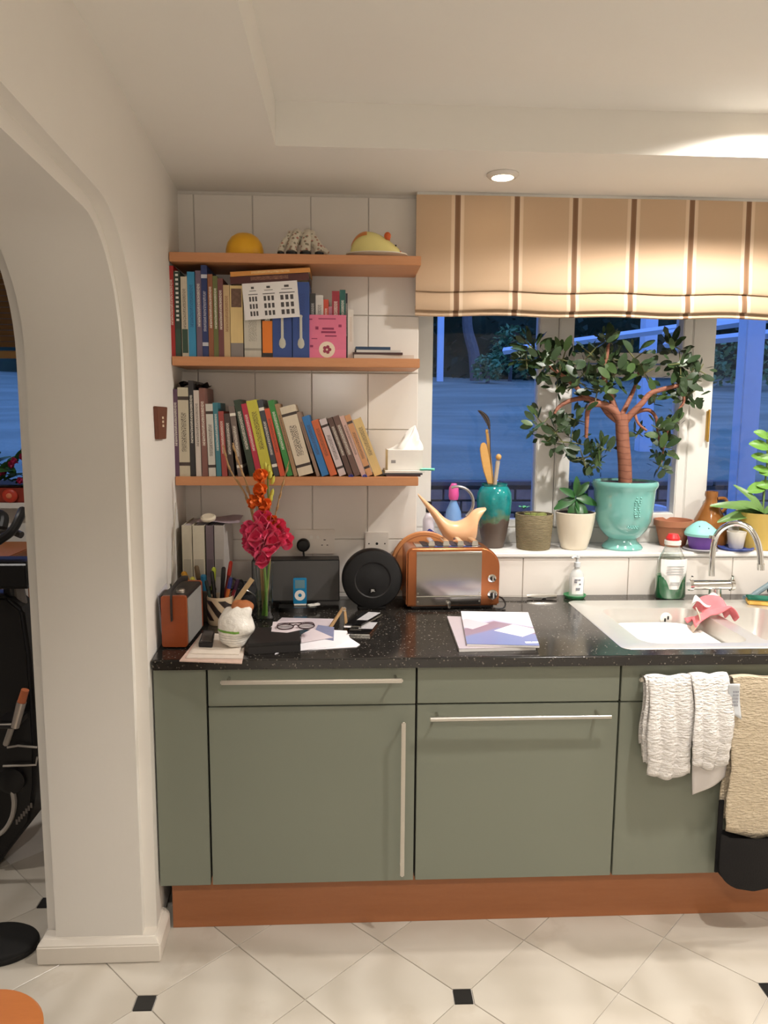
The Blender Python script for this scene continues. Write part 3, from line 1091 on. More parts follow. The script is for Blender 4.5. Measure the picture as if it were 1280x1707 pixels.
# flat stack at the right end
fl = [(590, 694, .014, (206, 196, 184), 'cream paperback at the bottom of the flat pile, middle shelf'),
      (588, 671, .0075, (70, 40, 36), 'thin dark red booklet in the flat pile, middle shelf'),
      (594, 668, .0085, (214, 208, 200), 'pale grey notebook in the flat pile, middle shelf'),
      (593, 651, .0105, (34, 62, 92), 'small navy notebook topping the flat pile, middle shelf')]
z = Z2
for n_, (l, r_, th, col, lb) in enumerate(fl):
    a, b = at(l, 590, y=.52), at(min(r_, 690), 590, y=.52)
    t = thing('book', lb, 'book', (a.x, .515 + .004 * n_, z), rz=(.02, -.03, .01, .03)[n_], group=GB2)
    W_ = b.x - a.x
    G().box(0, W_, 0, .13, 0, .0015).box(0, W_, 0, .13, th - .0015, th).box(0, W_, -.0004, .0015, 0, th).build('cover', bookmat(col, col, 2), t, 0)
    G().box(.001, W_ - .001, .002, .128, .0015, th - .0015).build('pages', PAGES, t, 0)
    z += th + .0003

# ---- lowest shelf, leaning row. values from left to right in px*2.667 offsets
Z3 = 1.338
GB3 = 'books on the lowest shelf'
f = 480 / 1280
low = [
    (57, 79, 0, 130, (92, 60, 84), 'dark purple book at the left end of the lowest shelf'),
    (79, 127, 0, 122, (198, 188, 164), 'thick cream book second from the left, lowest shelf'),
    (127, 149, 0, 92, (38, 34, 36), 'tall black book on the lowest shelf'),
    (149, 173, .5, 135, (208, 196, 186), 'slim white book right of the tall black one'),
    (173, 199, 1, 125, (128, 84, 74), 'dusky brown book right of the slim white one'),
    (200, 232, 1.5, 195, (206, 202, 192), 'short white book with a dark title, lowest shelf'),
    (232, 254, 2, 190, (56, 120, 134), 'teal book on the lowest shelf'),
    (254, 278, 2.5, 228, (160, 66, 60), 'short brick red book right of the teal one'),
    (280, 306, 3.5, 238, (70, 56, 52), 'dark brown short book on the lowest shelf'),
    (318, 344, 6.5, 205, (120, 104, 96), 'grey-brown book starting to lean, lowest shelf'),
    (384, 414, 11.2, 178, (52, 66, 50), 'dark bottle green leaning book on the lowest shelf'),
    (424, 449, 11.5, 195, (188, 46, 70), 'crimson pink leaning book left of the yellow one'),
    (451, 500, 11.8, 180, (206, 198, 70), 'thick yellow-green leaning book on the lowest shelf'),
    (504, 528, 12.2, 178, (66, 68, 76), 'charcoal leaning book right of the yellow one'),
    (530, 554, 12.6, 216, (214, 88, 54), 'orange-red leaning book on the lowest shelf'),
    (558, 584, 14.0, 180, (58, 140, 66), 'bright green leaning book on the lowest shelf'),
    (588, 606, 14.6, 196, (166, 132, 96), 'slim tan leaning book right of the green one'),
    (612, 682, 15.2, 205, (222, 208, 184), 'very thick ivory leaning book in the middle of the row'),
    (688, 704, 17.2, 232, (150, 122, 104), 'thin taupe leaning book right of the thick ivory one'),
    (716, 750, 18.6, 250, (46, 120, 186), 'blue leaning book on the lowest shelf'),
    (754, 788, 19.2, 268, (214, 106, 58), 'orange leaning book right of the blue one'),
    (794, 828, 19.8, 263, (216, 200, 198), 'pinkish white leaning book on the lowest shelf'),
    (834, 858, 20.2, 258, (96, 70, 60), 'dark brown leaning book right of the pinkish white one'),
    (862, 890, 20.5, 250, (112, 84, 74), 'mid brown leaning book near the right of the row'),
    (893, 916, 20.8, 250, (214, 176, 164), 'pale pink slim leaning book near the right of the row'),
    (918, 946, 21.1, 246, (214, 156, 108), 'peach leaning book second from the right end'),
    (950, 992, 21.4, 262, (226, 194, 130), 'yellow-cream leaning book at the right end of the row'),
]
prev = None
for n_, (l, r_, an, ty, col, lb) in enumerate(low):
    yf = .505 if n_ < 20 else .515
    px0, px1 = 270 + l * f, 270 + r_ * f
    a, b = at(px0, 792, y=yf), at(px1, 792, y=yf)
    an = math.radians(an)
    w_ = (b.x - a.x) * math.cos(an) * .97
    zt = at(px0, 600 + ty * f, y=yf).z
    h_ = (zt - Z3) / math.cos(an) - w_ * math.tan(an) * .5
    x = a.x
    if prev:
        (X0, W0, A0, H0) = prev
        # right face of the previous book: bottom and top corner
        bx, bz = X0 + W0 * math.cos(A0), W0 * math.sin(A0)
        tx, tz = bx - H0 * math.sin(A0), bz + H0 * math.cos(A0)
        zc = min(tz, h_ * math.cos(an))
        x = max(x if n_ < 3 else a.x - .004, bx + bz * math.tan(an) + .0006, tx + (tz) * math.tan(an) + .0006 if tz < h_ * math.cos(an) else bx + .0006 + bz * math.tan(an))
        if tz >= h_ * math.cos(an):
            hz = h_ * math.cos(an)
            # previous face x at the height of this book's top-left corner
            xp = bx - (hz - bz) * math.tan(A0)
            x = max(x, xp + h_ * math.sin(an) + .0006)
    prev = (x, w_, an, h_)
    book(lb, (x, yf, Z3), w_, .19 if n_ < 4 else .165, h_, col, lean=an, style=(0, 3, 0, 0)[n_ % 4], group=GB3)
# right of row
sx = 0.0
# flat papers, tissue box
a, b = at(638, 787, y=.53), at(692, 787, y=.53)
z = Z3
for n_, (l, r_, th, col, lb) in enumerate(((642, 699, .006, (90, 56, 56), 'thin dark red booklet under the tissue box'), (636, 702, .006, (60, 60, 66), 'thin charcoal booklet under the tissue box'), (640, 706, .007, (226, 222, 214), 'white magazine directly under the tissue box'))):
    a, b = at(l, 785, y=.52), at(r_, 785, y=.52)
    t = thing('booklet', lb, 'booklet', (a.x + .004, .515, z), rz=(.03, -.02, .01)[n_], group='papers at the right end of the lowest shelf')
    G().box(0, b.x - a.x, 0, .15, 0, .001).box(0, b.x - a.x, 0, .15, th - .001, th).box(0, b.x - a.x, -.0004, .001, 0, th).build('cover', bookmat(col, col, 2), t, 0)
    G().box(.001, b.x - a.x - .001, .001, .149, .001, th - .001).build('pages', PAGES, t, 0)
    z += th + .0003
a, b = at(646, 776, y=.55), at(704, 776, y=.55)
zt = at(670, 752, y=.55).z
tb = thing('tissue_box', 'white tissue box with a tissue pulled up, right end of the lowest shelf', 'tissue box', (a.x, .545, z), rz=.02)
wb = b.x - a.x
hb = zt - z + .004
G().box(0, wb, 0, .11, 0, hb).build('carton', mat('tissue_carton', (224, 219, 212), .6), tb, 35, .001)
G().box(.012, .028, -.0004, 0, hb * .35, hb * .5).build('print', mat('grey_print', (140, 136, 136), .6), tb, 0)
g = G()


def tis(u, v):
    a_ = 2 * PI * u
    rr_ = .040 * (1 - v) ** .9 * (1 + .35 * math.sin(3 * a_ + 4 * v) + .2 * math.sin(7 * a_ - 3 * v)) + .0015
    return (wb * .52 + .036 * v + rr_ * math.cos(a_) * 1.2, .055 + rr_ * math.sin(a_) * .6, hb - .003 + .088 * v ** 1.2 + .010 * math.sin(4 * a_ + 1) * (1 - v) * v * 3)


g.grid(28, 10, tis)
g.build('tissue', mat('tissue_paper', (238, 236, 232), .9), tb, 60)
a = at(716, 777, y=.54)
t = thing('card', 'mint green folded card sticking out from under the tissue box', 'card', (a.x - .035, .53, z), rz=-.15)
zc_ = .0005
G().box(0, .05, 0, .06, zc_, zc_ + .0008).box(0, .05, 0, .06, .004, .0048).box(.0, .0008, 0, .06, zc_, .0048).build('sheet', mat('mint_card', (110, 206, 172), .6), t, 0)
for n_, px in enumerate((585, 608)):
    a = at(px, 791, y=.497)
    t = thing('push_clip', 'small blue clip on the shelf edge under the brown books, %s' % ('left of two' if n_ == 0 else 'right of two'), 'clip', (a.x, .4935, Z3), group='blue clips on the lowest shelf')
    BLU = mat('blue_plastic', (46, 62, 150), .4)
    G().box(-.009, .009, 0, .010, 0, .003).build('base', BLU, t, 35, .001)
    G().tube([(-.008, .004, .003), (0, .005, .008), (.008, .004, .003)], .0016, 6).build('spring', BLU, t)

# dark folded pouch lying on the upright books at the left of the lowest shelf
zt_p = at(316, 645, y=.55).z
t = thing('dark_pouch', 'dark brown folded pouch lying on top of the left-hand books, lowest shelf', 'pouch', (at(322, 640, y=.60).x, .60, zt_p + .0))
G().grid(10, 8, lambda u, v: (-.045 + .10 * u, -.05 + .11 * v, .012 + .012 * math.sin(u * 7 + v * 3) * math.sin(v * 5 + 1) - .010 * abs(u - .5))).grid(10, 8, lambda u, v: (-.045 + .10 * u, -.05 + .11 * v, -.002 + .002 * math.sin(u * 5))).build('folded_cloth', mat('dark_brown_cloth', (48, 38, 36), .9, noise=.3, nscale=60), t, 60)
G().tube([(-.02, -.052, .012), (0, -.056, .016), (.02, -.052, .010)], .003, 6).build('loop', mat('dark_brown_cloth', (48, 38, 36), .9), t)
# ------------------------------------------------------------------ ornaments on the top shelf
Z1 = 2.074
a = at(408, 418, y=.56)
t = thing('dome_ornament', 'plain yellow dome at the left of the top shelf', 'ornament', (a.x, .56, Z1))
YEL = mat('yellow_glaze', (226, 168, 34), .35, noise=.03)
G().lathe([(0.001, 0), (.063, 0), (.0635, .008), (.0625, .024), (.057, .045), (.045, .063), (.028, .074), (.012, .0775), (0, .078)], 32).build('dome', YEL, t)
G().lathe([(.0645, .0), (.0655, .003), (.0645, .006), (.062, .003), (.0645, 0)], 32).build('rim', YEL, t)


def floral():
    g = NT('floral_ceramic', .3)
    v = g.n('ShaderNodeTexVoronoi', Scale=75.0)
    g.l(g.tc.outputs['Object'], v.inputs['Vector'])
    n = g.noise(90, 3)
    sp = g.ramp(v.outputs['Distance'], [(0, (1, 1, 1, 1)), (.30, (1, 1, 1, 1)), (.38, (0, 0, 0, 1))])
    hue = g.ramp(n, [(0, srgb(90, 96, 70)), (.45, srgb(110, 110, 84)), (.55, srgb(176, 84, 70)), (1, srgb(70, 66, 70))])
    g.color(g.mix(g.math('MULTIPLY', sp, .85), srgb(214, 206, 188), hue))
    return g.M


FLORAL = floral()
a = at(505, 420, y=.555)
t = thing('ceramic_ornament', 'floral patterned ceramic ornament of four leaning tubes on the top shelf', 'ornament', (a.x, .55, Z1))
for n_, (px, r_) in enumerate(((468, .011), (486, .018), (509, .018), (532, .0145))):
    x0 = at(px, 420, y=.55).x - a.x
    tx = (-.045, -.022, .014, .028)[n_]
    pts = spline([(x0, 0, .016), (x0 * .75 + tx * .25, .012, .045), (tx, .03, .078), (tx, .05, .09)])
    k_ = len(pts)
    arm = G().tube(pts, [r_ * (1.05 - .12 * i / k_) for i in range(k_ - 1)] + [r_ * .55], 14)
    am = arm.build('tube', FLORAL, t)
    G().lathe([(0, 0), (r_ * .9, 0), (r_ * 1.06, .004), (r_ * 1.06, .017), (0, .017)], 14, (x0, 0, 0)).build('dark_base', BLACK, am)
G().sphere((-.006, .045, .072), .03, 16, 10, (1.5, .9, .7)).build('back_ridge', FLORAL, t)
x3 = at(548, 418, y=.55).x - a.x
G().tube([(.02, .03, .07), (.05, .01, .04), (x3 - .002, 0, .016)], [.016, .015, .008], 10).build('side_lobe', FLORAL, t)

a = at(628, 421, y=.56)
t = thing('mouse_dish', 'pale yellow mouse-shaped cheese dish with orange ears on a white plate', 'dish', (a.x, .565, Z1))
CREAM = mat('pale_yellow_glaze', (226, 214, 140), .25, noise=.04)
ORG = mat('orange_glaze', (206, 96, 40), .3)
G().lathe([(0, .006), (.06, .006), (.09, .009), (.105, .016), (.104, .019), (.088, .0135), (0, .012)], 36, sy=.55).build('plate', mat('plate_glaze', (230, 222, 204), .25), t)


def mouse(u, v):
    x = -.092 + .175 * u
    hgt = .078 * math.sin(PI * min(1, (u * .93 + .0)) ** .62) ** .8 if u < 1 else 0
    hgt = max(0, hgt)
    a_ = PI * v
    wd = .05 * math.sin(PI * (u * .9 + .05)) ** .6
    return (x, -wd * math.cos(a_), .0135 + hgt * math.sin(a_) ** .8)


G().grid(24, 16, mouse).build('body', CREAM, t, 70)
for s_ in (-1, 1):
    G().sphere((.035, s_ * .022 - .006, .073), .013, 12, 8, (.9, .45, 1)).build('ear', ORG, t)
G().sphere((.063, -.030, .042), .003, 8, 6).build('eye', BLACK, t)
G().sphere((.080, -.003, .026), .004, 8, 6).build('nose', ORG, t)
G().grid(12, 8, lambda u, v: (mouse(.03 + .3 * u, .25 + .5 * v)[0] * 1.004, mouse(.03 + .3 * u, .25 + .5 * v)[1] * 1.01, mouse(.03 + .3 * u, .25 + .5 * v)[2] + .0012)).build('orange_patch', mat('orange_wash', (216, 138, 72), .3), t, 70)

# ------------------------------------------------------------------ plaque on the left wall
def wx(y):
    return -0.15 - (y + 0.078) * SKEW


t = thing('wall_plaque', 'small dark brown wooden plaque with a word on it, on the white side wall', 'plaque', (wx(.235), .235, 1.522), rot=(0, 0, SKEW))
BRN = wood('plaque_wood', (96, 48, 26), (116, 62, 36), .5)
G().prism([(-.075, -.047), (.050, -.050), (.085, .048), (-.085, .049)], 0.0005, .012, 'x').build('board', BRN, t, 35, .0015)
g = G()
for q in range(3):
    g.box(.0120, .0126, -.012, .014, .012 - q * .012, .019 - q * .012)
g.build('lettering', mat('plaque_letter', (206, 186, 160), .6), t, 0)

# ------------------------------------------------------------------ radio
t = thing('portable_radio', 'retro radio with reddish wooden ends and leather strap against the left wall', 'radio', (-.108, .085, ZW), rz=-.03)
rw, rl_, rh = .040, .215, .158
for y0, y1 in ((0, .014), (rl_ - .014, rl_)):
    G().prism(rrect(-rw + .004, rw - .002, .004, rh, .008), y0, y1, 'y').build('wooden_end', RADIOWOOD, t, 35, .001)
G().prism(rrect(-rw, rw - .004, 0.002, rh - .001, .006), .0142, rl_ - .0142, 'y').build('body', mat('radio_body', (34, 28, 26), .5), t)
G().box(rw - .0038, rw - .001, .020, rl_ - .020, .010, rh - .012).build('speaker_grille', mat('grey_grille', (150, 148, 144), .55, bump=.6, bscale=900), t, 0)
G().tube(spline([(-.004, -.004, .085), (-.004, -.005, .13), (-.004, .004, rh + .012), (-.004, .05, rh + .022), (-.004, .12, rh + .024), (-.004, rl_ - .02, rh + .01)]), .009, 8, flat=.3).build('strap', mat('black_leather', (36, 32, 30), .6, bump=.3), t)
G().lathe([(0, 0), (.013, 0), (.013, .008), (.010, .011), (0, .011)], 20, (.012, .045, rh)).build('tuning_knob', STEEL, t)
b = at(293, 838, y=.32)
a = at(285.5, 985, y=.28)
ar = Matrix.Rotation(.03, 4, 'Z')
p0 = ar @ (a - Vector((-.108, .085, ZW)))
p1 = ar @ (b - Vector((-.108, .085, ZW)))
G().tube([(p0.x, rl_ - .03, rh - .005), p0, (p0 + p1) / 2, p1], [.0028, .0028, .0022, .0016], 6).build('antenna', STEEL, t)

# leaflets leaning on the wall behind the radio
for n_, (y0, y1, h_, col, lb) in enumerate(((.12, .27, .155, (216, 210, 214), 'white folded leaflet leaning on the side wall behind the radio'), (.30, .43, .12, (142, 134, 156), 'lilac-grey leaflet leaning on the wall behind the radio antenna'))):
    xa = wx((y0 + y1) / 2) + .016
    t = thing('leaflet', lb, 'leaflet', (xa, y0, ZW), rot=(0, -.07, SKEW))
    G().box(0, .0012, 0, y1 - y0, 0, h_).box(.0018, .0028, .004, y1 - y0, 0, h_ - .006).build('sheets', mat('leaflet_%d' % n_, col, .7, noise=.12, nscale=60), t, 0)
    if n_ == 0:
        G().box(.0028, .0032, .004, .012, 0, h_ - .006).build('dark_edge', mat('maroon_edge', (96, 48, 50), .7), t, 0)

# ------------------------------------------------------------------ binders in the corner
bi = [(304, 321, .26, (200, 192, 172), 'cream cardboard magazine file at the left of the corner'), (322, 342, .258, (206, 198, 178), 'cream cardboard magazine file second in the corner'), (344, 357, .255, (112, 98, 104), 'purple-grey magazine file third in the corner'), (358, 374, .262, (176, 170, 164), 'pale grey magazine file rightmost in the corner')]
yb = .475
for n_, (l, r_, h_, col, lb) in enumerate(bi):
    a, b = at(l, 930, y=yb), at(r_, 930, y=yb)
    h_ = at(l, 876, y=yb).z - ZW
    t = thing('magazine_file', lb, 'file', (a.x, yb, ZW), group='magazine files in the corner')
    w_ = b.x - a.x - .001
    mt_ = mat('file_%d' % n_, col, .7, noise=.1)
    G().box(0, w_, 0, .002, 0, h_).box(0, .0015, .002, .2, 0, h_).box(w_ - .0015, w_, .002, .2, 0, h_).box(.0015, w_ - .0015, .002, .2, 0, .002).build('case', mt_, t, 0)
    G().box(.003, w_ - .003, .004, .195, .003, h_ - .004).build('magazines', mat('mag_edges', (196, 188, 190), .8, noise=.3, nscale=120), t, 0)
    G().box(.004, w_ - .004, -.0006, 0, h_ * .42, h_ * .62).build('spine_label', mat('file_lab_%d' % n_, tuple(int(v * .86) for v in col), .7), t, 0)
hb_ = h_
a = at(346, 864, y=.50)
t = thing('paper_sheet', 'lilac printed sheet lying over the magazine files', 'paper', (-.115, .49, ZW + hb_ + .004), rz=.05)
G().grid(8, 6, lambda u, v: (.145 * u, .17 * v, .004 * math.sin(u * 6 + v * 3) + .004)).build('sheet', mat('lilac_sheet', (176, 160, 170), .7, noise=.3, nscale=25), t, 60)
t = thing('tape_roll', 'round white roll lying on top of the magazine files', 'roll', (at(346, 868, y=.50).x, .515, ZW + hb_ + .016), rot=(.35, 0, 0))
G().lathe([(0, 0), (.024, 0), (.026, .003), (.026, .009), (.022, .012), (0, .012)], 24).build('cap', mat('lid_cream', (222, 212, 190), .4), t)
G().lathe([(.018, .0121), (.020, .0135), (.022, .0121), (.020, .0118)], 24).build('ring', mat('lid_cream', (222, 212, 190), .4), t)

# ------------------------------------------------------------------ pen pots and pens
def zebra():
    g = NT('zebra_glaze', .3)
    x, y, z = g.xyz()
    wv = g.n('ShaderNodeTexWave', Scale=9.0, Distortion=3.5, Detail=1.0)
    mp = g.n('ShaderNodeMapping')
    mp.inputs['Rotation'].default_value = (0, .8, 0)
    g.l(g.tc.outputs['Object'], mp.inputs[0])
    g.l(mp.outputs[0], wv.inputs['Vector'])
    c = g.ramp(wv.outputs['Fac'], [(0, srgb(40, 30, 26)), (.48, srgb(44, 32, 28)), (.56, srgb(196, 172, 140)), (1, srgb(200, 178, 148))])
    edge = g.math('GREATER_THAN', z, .083)
    low_ = g.math('LESS_THAN', z, .018)
    g.color(g.mix(g.math('MAXIMUM', edge, low_), c, srgb(196, 174, 144)))
    return g.M


pp = at(367, 1040, z=ZW)
pot = thing('pen_pot', 'brown and cream zebra patterned mug full of pens', 'pen pot', (pp.x, pp.y + .01, ZW))
rp = .043
hp_ = .094
G().lathe([(0, 0), (rp * .88, 0), (rp * .94, .004), (rp, .02), (rp, hp_ - .004), (rp * .97, hp_), (rp * .92, hp_ - .004), (rp * .92, .008), (0, .006)], 28).build('cup', zebra(), pot)
G().tube(spline([(rp * .95, 0, .075), (rp + .018, .0, .07), (rp + .022, 0, .045), (rp + .012, 0, .025), (rp * .95, 0, .02)]), .0045, 8).build('mug_handle', mat('mug_tan', (196, 174, 144), .3), pot)


def pen(label, base, tipdir, ln, r_, col, capcol, fl_=.25, group='pens and tools in the pots', cat='pen', name='pen'):
    d_ = Vector(tipdir).normalized()
    t_ = thing(name, label, cat, base, group=group)
    e_ = d_ * ln
    G().tube([(0, 0, 0), d_ * (ln * (1 - fl_))], r_, 8).build('barrel', mat('pen_%d_%d_%d' % col, col, .35), t_)
    G().tube([d_ * (ln * (1 - fl_)), d_ * (ln * .97), e_], [r_ * 1.15, r_ * 1.1, r_ * .6], 8).build('cap', mat('pen_%d_%d_%d' % capcol, capcol, .35), t_)
    return t_


bz = ZW + .009
for (dx, dy, tx, ty, ln, r_, c1, c2, lb) in ((-.012, .0, -.10, .1, .165, .006, (30, 28, 28), (24, 22, 22), 'black marker standing at the left in the zebra mug'),
                                     (-.002, .012, .06, .12, .175, .007, (26, 24, 26), (34, 32, 32), 'black felt pen standing at the back of the zebra mug'),
                                     (.006, -.008, .22, .0, .150, .006, (206, 112, 52), (46, 54, 120), 'orange pen with a dark blue cap in the zebra mug'),
                                     (.0, .016, .16, .18, .195, .006, (120, 40, 36), (190, 50, 34), 'brush with a red tip in the zebra mug'),
                                     (.012, .004, .34, .02, .145, .006, (128, 40, 44), (60, 30, 60), 'maroon pen leaning right in the zebra mug'),
                                     (-.016, -.006, -.2, -.02, .14, .0055, (50, 66, 60), (30, 40, 40), 'dark green pencil leaning left in the zebra mug')):
    pen(lb, (pp.x + dx, pp.y + .01 + dy, bz), (tx, ty, 1), ln, r_, c1, c2)
# scissors
t = thing('scissors', 'black handled scissors standing in the zebra mug', 'scissors', (pp.x + .018, pp.y + .012, bz), rot=(0, .28, .2))
G().tube([(0, 0, 0), (0, 0, .10)], [.002, .006], 6).build('blade', STEEL, t)
for s_ in (-1, 1):
    G().tube([(s_ * .012 + .011 * math.cos(q * PI / 6), 0, .125 + .017 * math.sin(q * PI / 6)) for q in range(13)], .0035, 6).build('finger_ring', BLACK, t)
# wooden ruler leaning to the right
t = thing('wooden_ruler', 'pale wooden ruler leaning right out of the zebra mug', 'ruler', (pp.x + .006, pp.y - .004, bz), rot=(0, .62, 0))
G().box(-.008, .008, -.0015, .0015, 0, .175).build('blade', wood('ruler_wood', (206, 172, 124), (216, 186, 140), .5), t, 0)
G().box(-.0085, -.0078, -.0017, .0017, 0, .175).build('metal_edge', STEEL, t, 0)

pq = at(322, 1040, z=ZW)
pq = Vector((-.075, .405, ZW))
pot2 = thing('pen_tin', 'dark pen tin behind the radio holding bright highlighters', 'pen pot', pq)
G().lathe([(0, 0), (.034, 0), (.036, .003), (.036, .105), (.033, .105), (.033, .006), (0, .005)], 24).build('cup', mat('dark_tin', (60, 50, 40), .5), pot2)
G().lathe([(.036, .098), (.0375, .101), (.036, .105), (.0355, .101)], 24).build('rim', mat('dark_tin', (60, 50, 40), .5), pot2)
for (dx, dy, tx, ty, ln, r_, c1, c2, lb) in ((.020, -.010, .08, -.04, .175, .0065, (150, 170, 50), (176, 190, 60), 'lime green highlighter standing tallest behind the radio'),
                                     (.006, -.018, -.04, -.05, .152, .009, (36, 110, 150), (36, 110, 150), 'thick blue highlighter behind the radio'),
                                     (-.008, -.012, -.22, -.03, .145, .007, (206, 200, 70), (210, 206, 90), 'yellow highlighter leaning left behind the radio'),
                                     (-.018, .0, -.34, 0, .165, .009, (60, 44, 30), (196, 142, 40), 'black marker with a mustard cap leaning on the side wall'),
                                     (-.004, .012, -.16, .04, .175, .0075, (54, 44, 40), (96, 76, 50), 'dark brown marker at the back of the pen tin')):
    pen(lb, (pq.x + dx, pq.y + dy, ZW + .007), (tx, ty, 1), ln, r_, c1, c2)
t = thing('brown_tube', 'slim brass-brown tube standing between the radio and the zebra mug', 'tube', (at(337, 1030, z=ZW).x, at(337, 1030, z=ZW).y, ZW))
TB = mat('brass_brown', (150, 122, 84), .4, .3)
G().lathe([(0, 0), (.012, 0), (.012, .085), (.009, .088), (0, .088)], 16).build('barrel', TB, t)
G().lathe([(.0125, .02), (.0132, .024), (.0125, .028), (.0118, .024)], 16).build('band', mat('cream_band', (206, 190, 160), .5), t)

# white router-like box behind, black bag
t = thing('grey_box', 'pale grey box standing against the tiles behind the pens', 'box', (at(384, 960, y=.66).x, .655, ZW))
G().box(0, .095, 0, .04, 0, at(400, 936, y=.655).z - ZW).build('case', mat('grey_case', (190, 182, 174), .5), t, 35, .003)
G().box(.01, .085, -.0008, 0, .02, .03).build('vent', BLACK, t, 0)
t = thing('zip_case', 'crumpled black zip case between the pens and the flower vase', 'case', (at(408, 1015, z=ZW).x, .50, ZW))


def lump(rx, ry, rz, amp, seed, nu=28, nv=18, fx=5.0):
    rs = random.Random(seed)
    ph = [(rs.uniform(0, 6), rs.uniform(0, 6), rs.uniform(1, 3), rs.uniform(1, 3)) for _ in range(5)]
    g = G()
    vs, fs = [], []
    for j in range(nv + 1):
        b_ = PI * j / nv
        for i in range(nu):
            a_ = 2 * PI * i / nu
            n_ = sum(math.sin(p[2] * fx * .4 * math.cos(a_ + p[0]) + p[3] * 2.2 * b_ + p[1]) for p in ph) / 5
            q = 1 + amp * n_
            st = math.sin(b_) ** .7 if 0 < j < nv else 0.001
            vs.append((rx * q * st * math.cos(a_), ry * q * st * math.sin(a_), rz + rz * q * -math.cos(b_) if j > 1 else max(0.0, rz - rz * q * math.cos(b_))))
    for j in range(nv):
        for i in range(nu):
            ii = (i + 1) % nu
            fs.append((j * nu + i, j * nu + ii, (j + 1) * nu + ii, (j + 1) * nu + i))
    g.add([(x, y, max(0, z)) for x, y, z in vs], fs)
    return g


lump(.05, .045, .052, .18, 4).build('case_body', mat('black_fabric', (20, 19, 20), .7, bump=.4, bscale=400), t, 60)
G().tube(spline([(-.045, -.03, .07), (-.02, -.046, .09), (.02, -.044, .085), (.045, -.02, .06)]), .0025, 6).build('zip', STEEL, t)

# ------------------------------------------------------------------ papers, phone, carrier bag at the front left
def sheet(name, label, cat, pts, z, th, m_, group=None, bev=0):
    P = [at(px, py, z=z) for px, py in pts]
    c = sum(P, Vector()) / len(P)
    o_ = G().prism([(p.x - c.x, p.y - c.y) for p in P], 0, th, 'z').build(name, m_, None, 0, loc=(c.x, c.y, z))
    return tag(o_, label, cat, group)


NEWS = mat('newsprint', (218, 206, 194), .8, noise=.12, nscale=60)
z = ZW + .0003
GP = 'papers at the front left of the worktop'
sheet('paper_pad', 'pinkish newspaper page at the bottom of the front left pile', 'paper', [(299, 1103), (403, 1107), (412, 1062), (335, 1058)], z, .003, mat('pink_news', (206, 178, 164), .8, noise=.25, nscale=40), GP)
sheet('paper_pad', 'off-white letter lying on the pinkish page', 'paper', [(310, 1098), (404, 1099), (410, 1062), (336, 1057)], z + .0033, .003, NEWS, GP)
sheet('paper_pad', 'cream leaflet topmost of the front left pile', 'paper', [(318, 1090), (398, 1092), (408, 1062), (338, 1055)], z + .0066, .0025, mat('cream_leaflet', (226, 214, 200), .8, noise=.08), GP)
zp = z + .0093
P = [at(*q, z=zp) for q in ((331, 1079), (354, 1080), (358, 1058), (339, 1057))]
c = sum(P, Vector()) / 4
t = thing('pocket_gadget', 'small dark grey gadget lying on the cream leaflet', 'gadget', (c.x, c.y, zp))
G().prism([(p.x - c.x, p.y - c.y) for p in P], 0, .014, 'z').build('body', mat('dark_gadget', (34, 32, 34), .4), t, 35, .002)
G().prism([((p.x - c.x) * .8, (p.y - c.y) * .8) for p in P], .0141, .0148, 'z').build('screen', mat('gadget_screen', (92, 88, 84), .25), t, 0)


def bagmat():
    g = NT('carrier_bag_plastic', .35)
    x, y, z = g.xyz()
    n = g.noise(18, 4)
    gz = g.math('ADD', z, g.math('MULTIPLY', n, .012))
    band = g.math('MULTIPLY', g.math('GREATER_THAN', gz, .052), g.math('LESS_THAN', gz, .059))
    band = g.math('MULTIPLY', band, g.math('LESS_THAN', x, .022))
    lines = g.math('MULTIPLY', g.math('LESS_THAN', gz, .045), g.math('GREATER_THAN', gz, .018))
    lines = g.math('MULTIPLY', lines, g.math('GREATER_THAN', g.math('SINE', g.math('MULTIPLY', gz, 900)), .72))
    c = g.mix(g.noise(40, 4), srgb(226, 220, 210), srgb(240, 236, 228))
    c = g.mix(g.math('MULTIPLY', lines, .45), c, srgb(120, 116, 110))
    g.color(g.mix(band, c, srgb(120, 170, 70)))
    g.bump(g.noise(38, 5), .7, .01)
    return g.M


P = at(386, 1084, z=zp)
t = thing('bread_bag', 'crumpled white plastic bag with green print, brown crust showing on top', 'bag', (P.x, P.y + .045, zp))
g = lump(.052, .045, .058, .16, 12, 36, 24)
g.v = [(x + .012 * (z / .11), y + .012 * (z / .11), z) for x, y, z in g.v]
g.build('plastic_bag', bagmat(), t, 60)
g = lump(.034, .03, .022, .15, 21)
g.build('bread_crust', mat('bread_crust', (172, 104, 60), .7, noise=.2, nscale=40, bump=.4), t, 60).location = (.022, .022, .086)

# ------------------------------------------------------------------ vase of gladioli
vb = at(441, 1034, z=ZW)
VY = vb.y
vs_ = thing('flower_vase', 'tall clear glass vase holding gladiolus stems', 'vase', (vb.x, VY, ZW))
hv = at(441, 938, y=VY).z - ZW
G().lathe([(0, 0), (.030, 0), (.031, .004), (.0285, .03), (.030, hv * .7), (.034, hv), (.0325, hv), (.028, hv * .7), (.0265, .03), (.027, .012), (0, .010)], 32).build('glass', CLEAR, vs_)
G().lathe([(0, .011), (.0262, .012), (.0258, .03), (.0270, hv * .5), (0, hv * .5)], 24).build('water', clear_mat('vase_water', (.80, .88, .78), .05), vs_)
STEM = mat('flower_stem', (112, 142, 62), .5, noise=.15)
STEMT = mat('dry_stem', (168, 132, 88), .6, noise=.15)
PINK = mat('pink_petal', (250, 78, 124), .5, noise=.2, nscale=45, sheen=.2)
ORNG = mat('orange_petal', (250, 118, 44), .5, noise=.2, nscale=45)
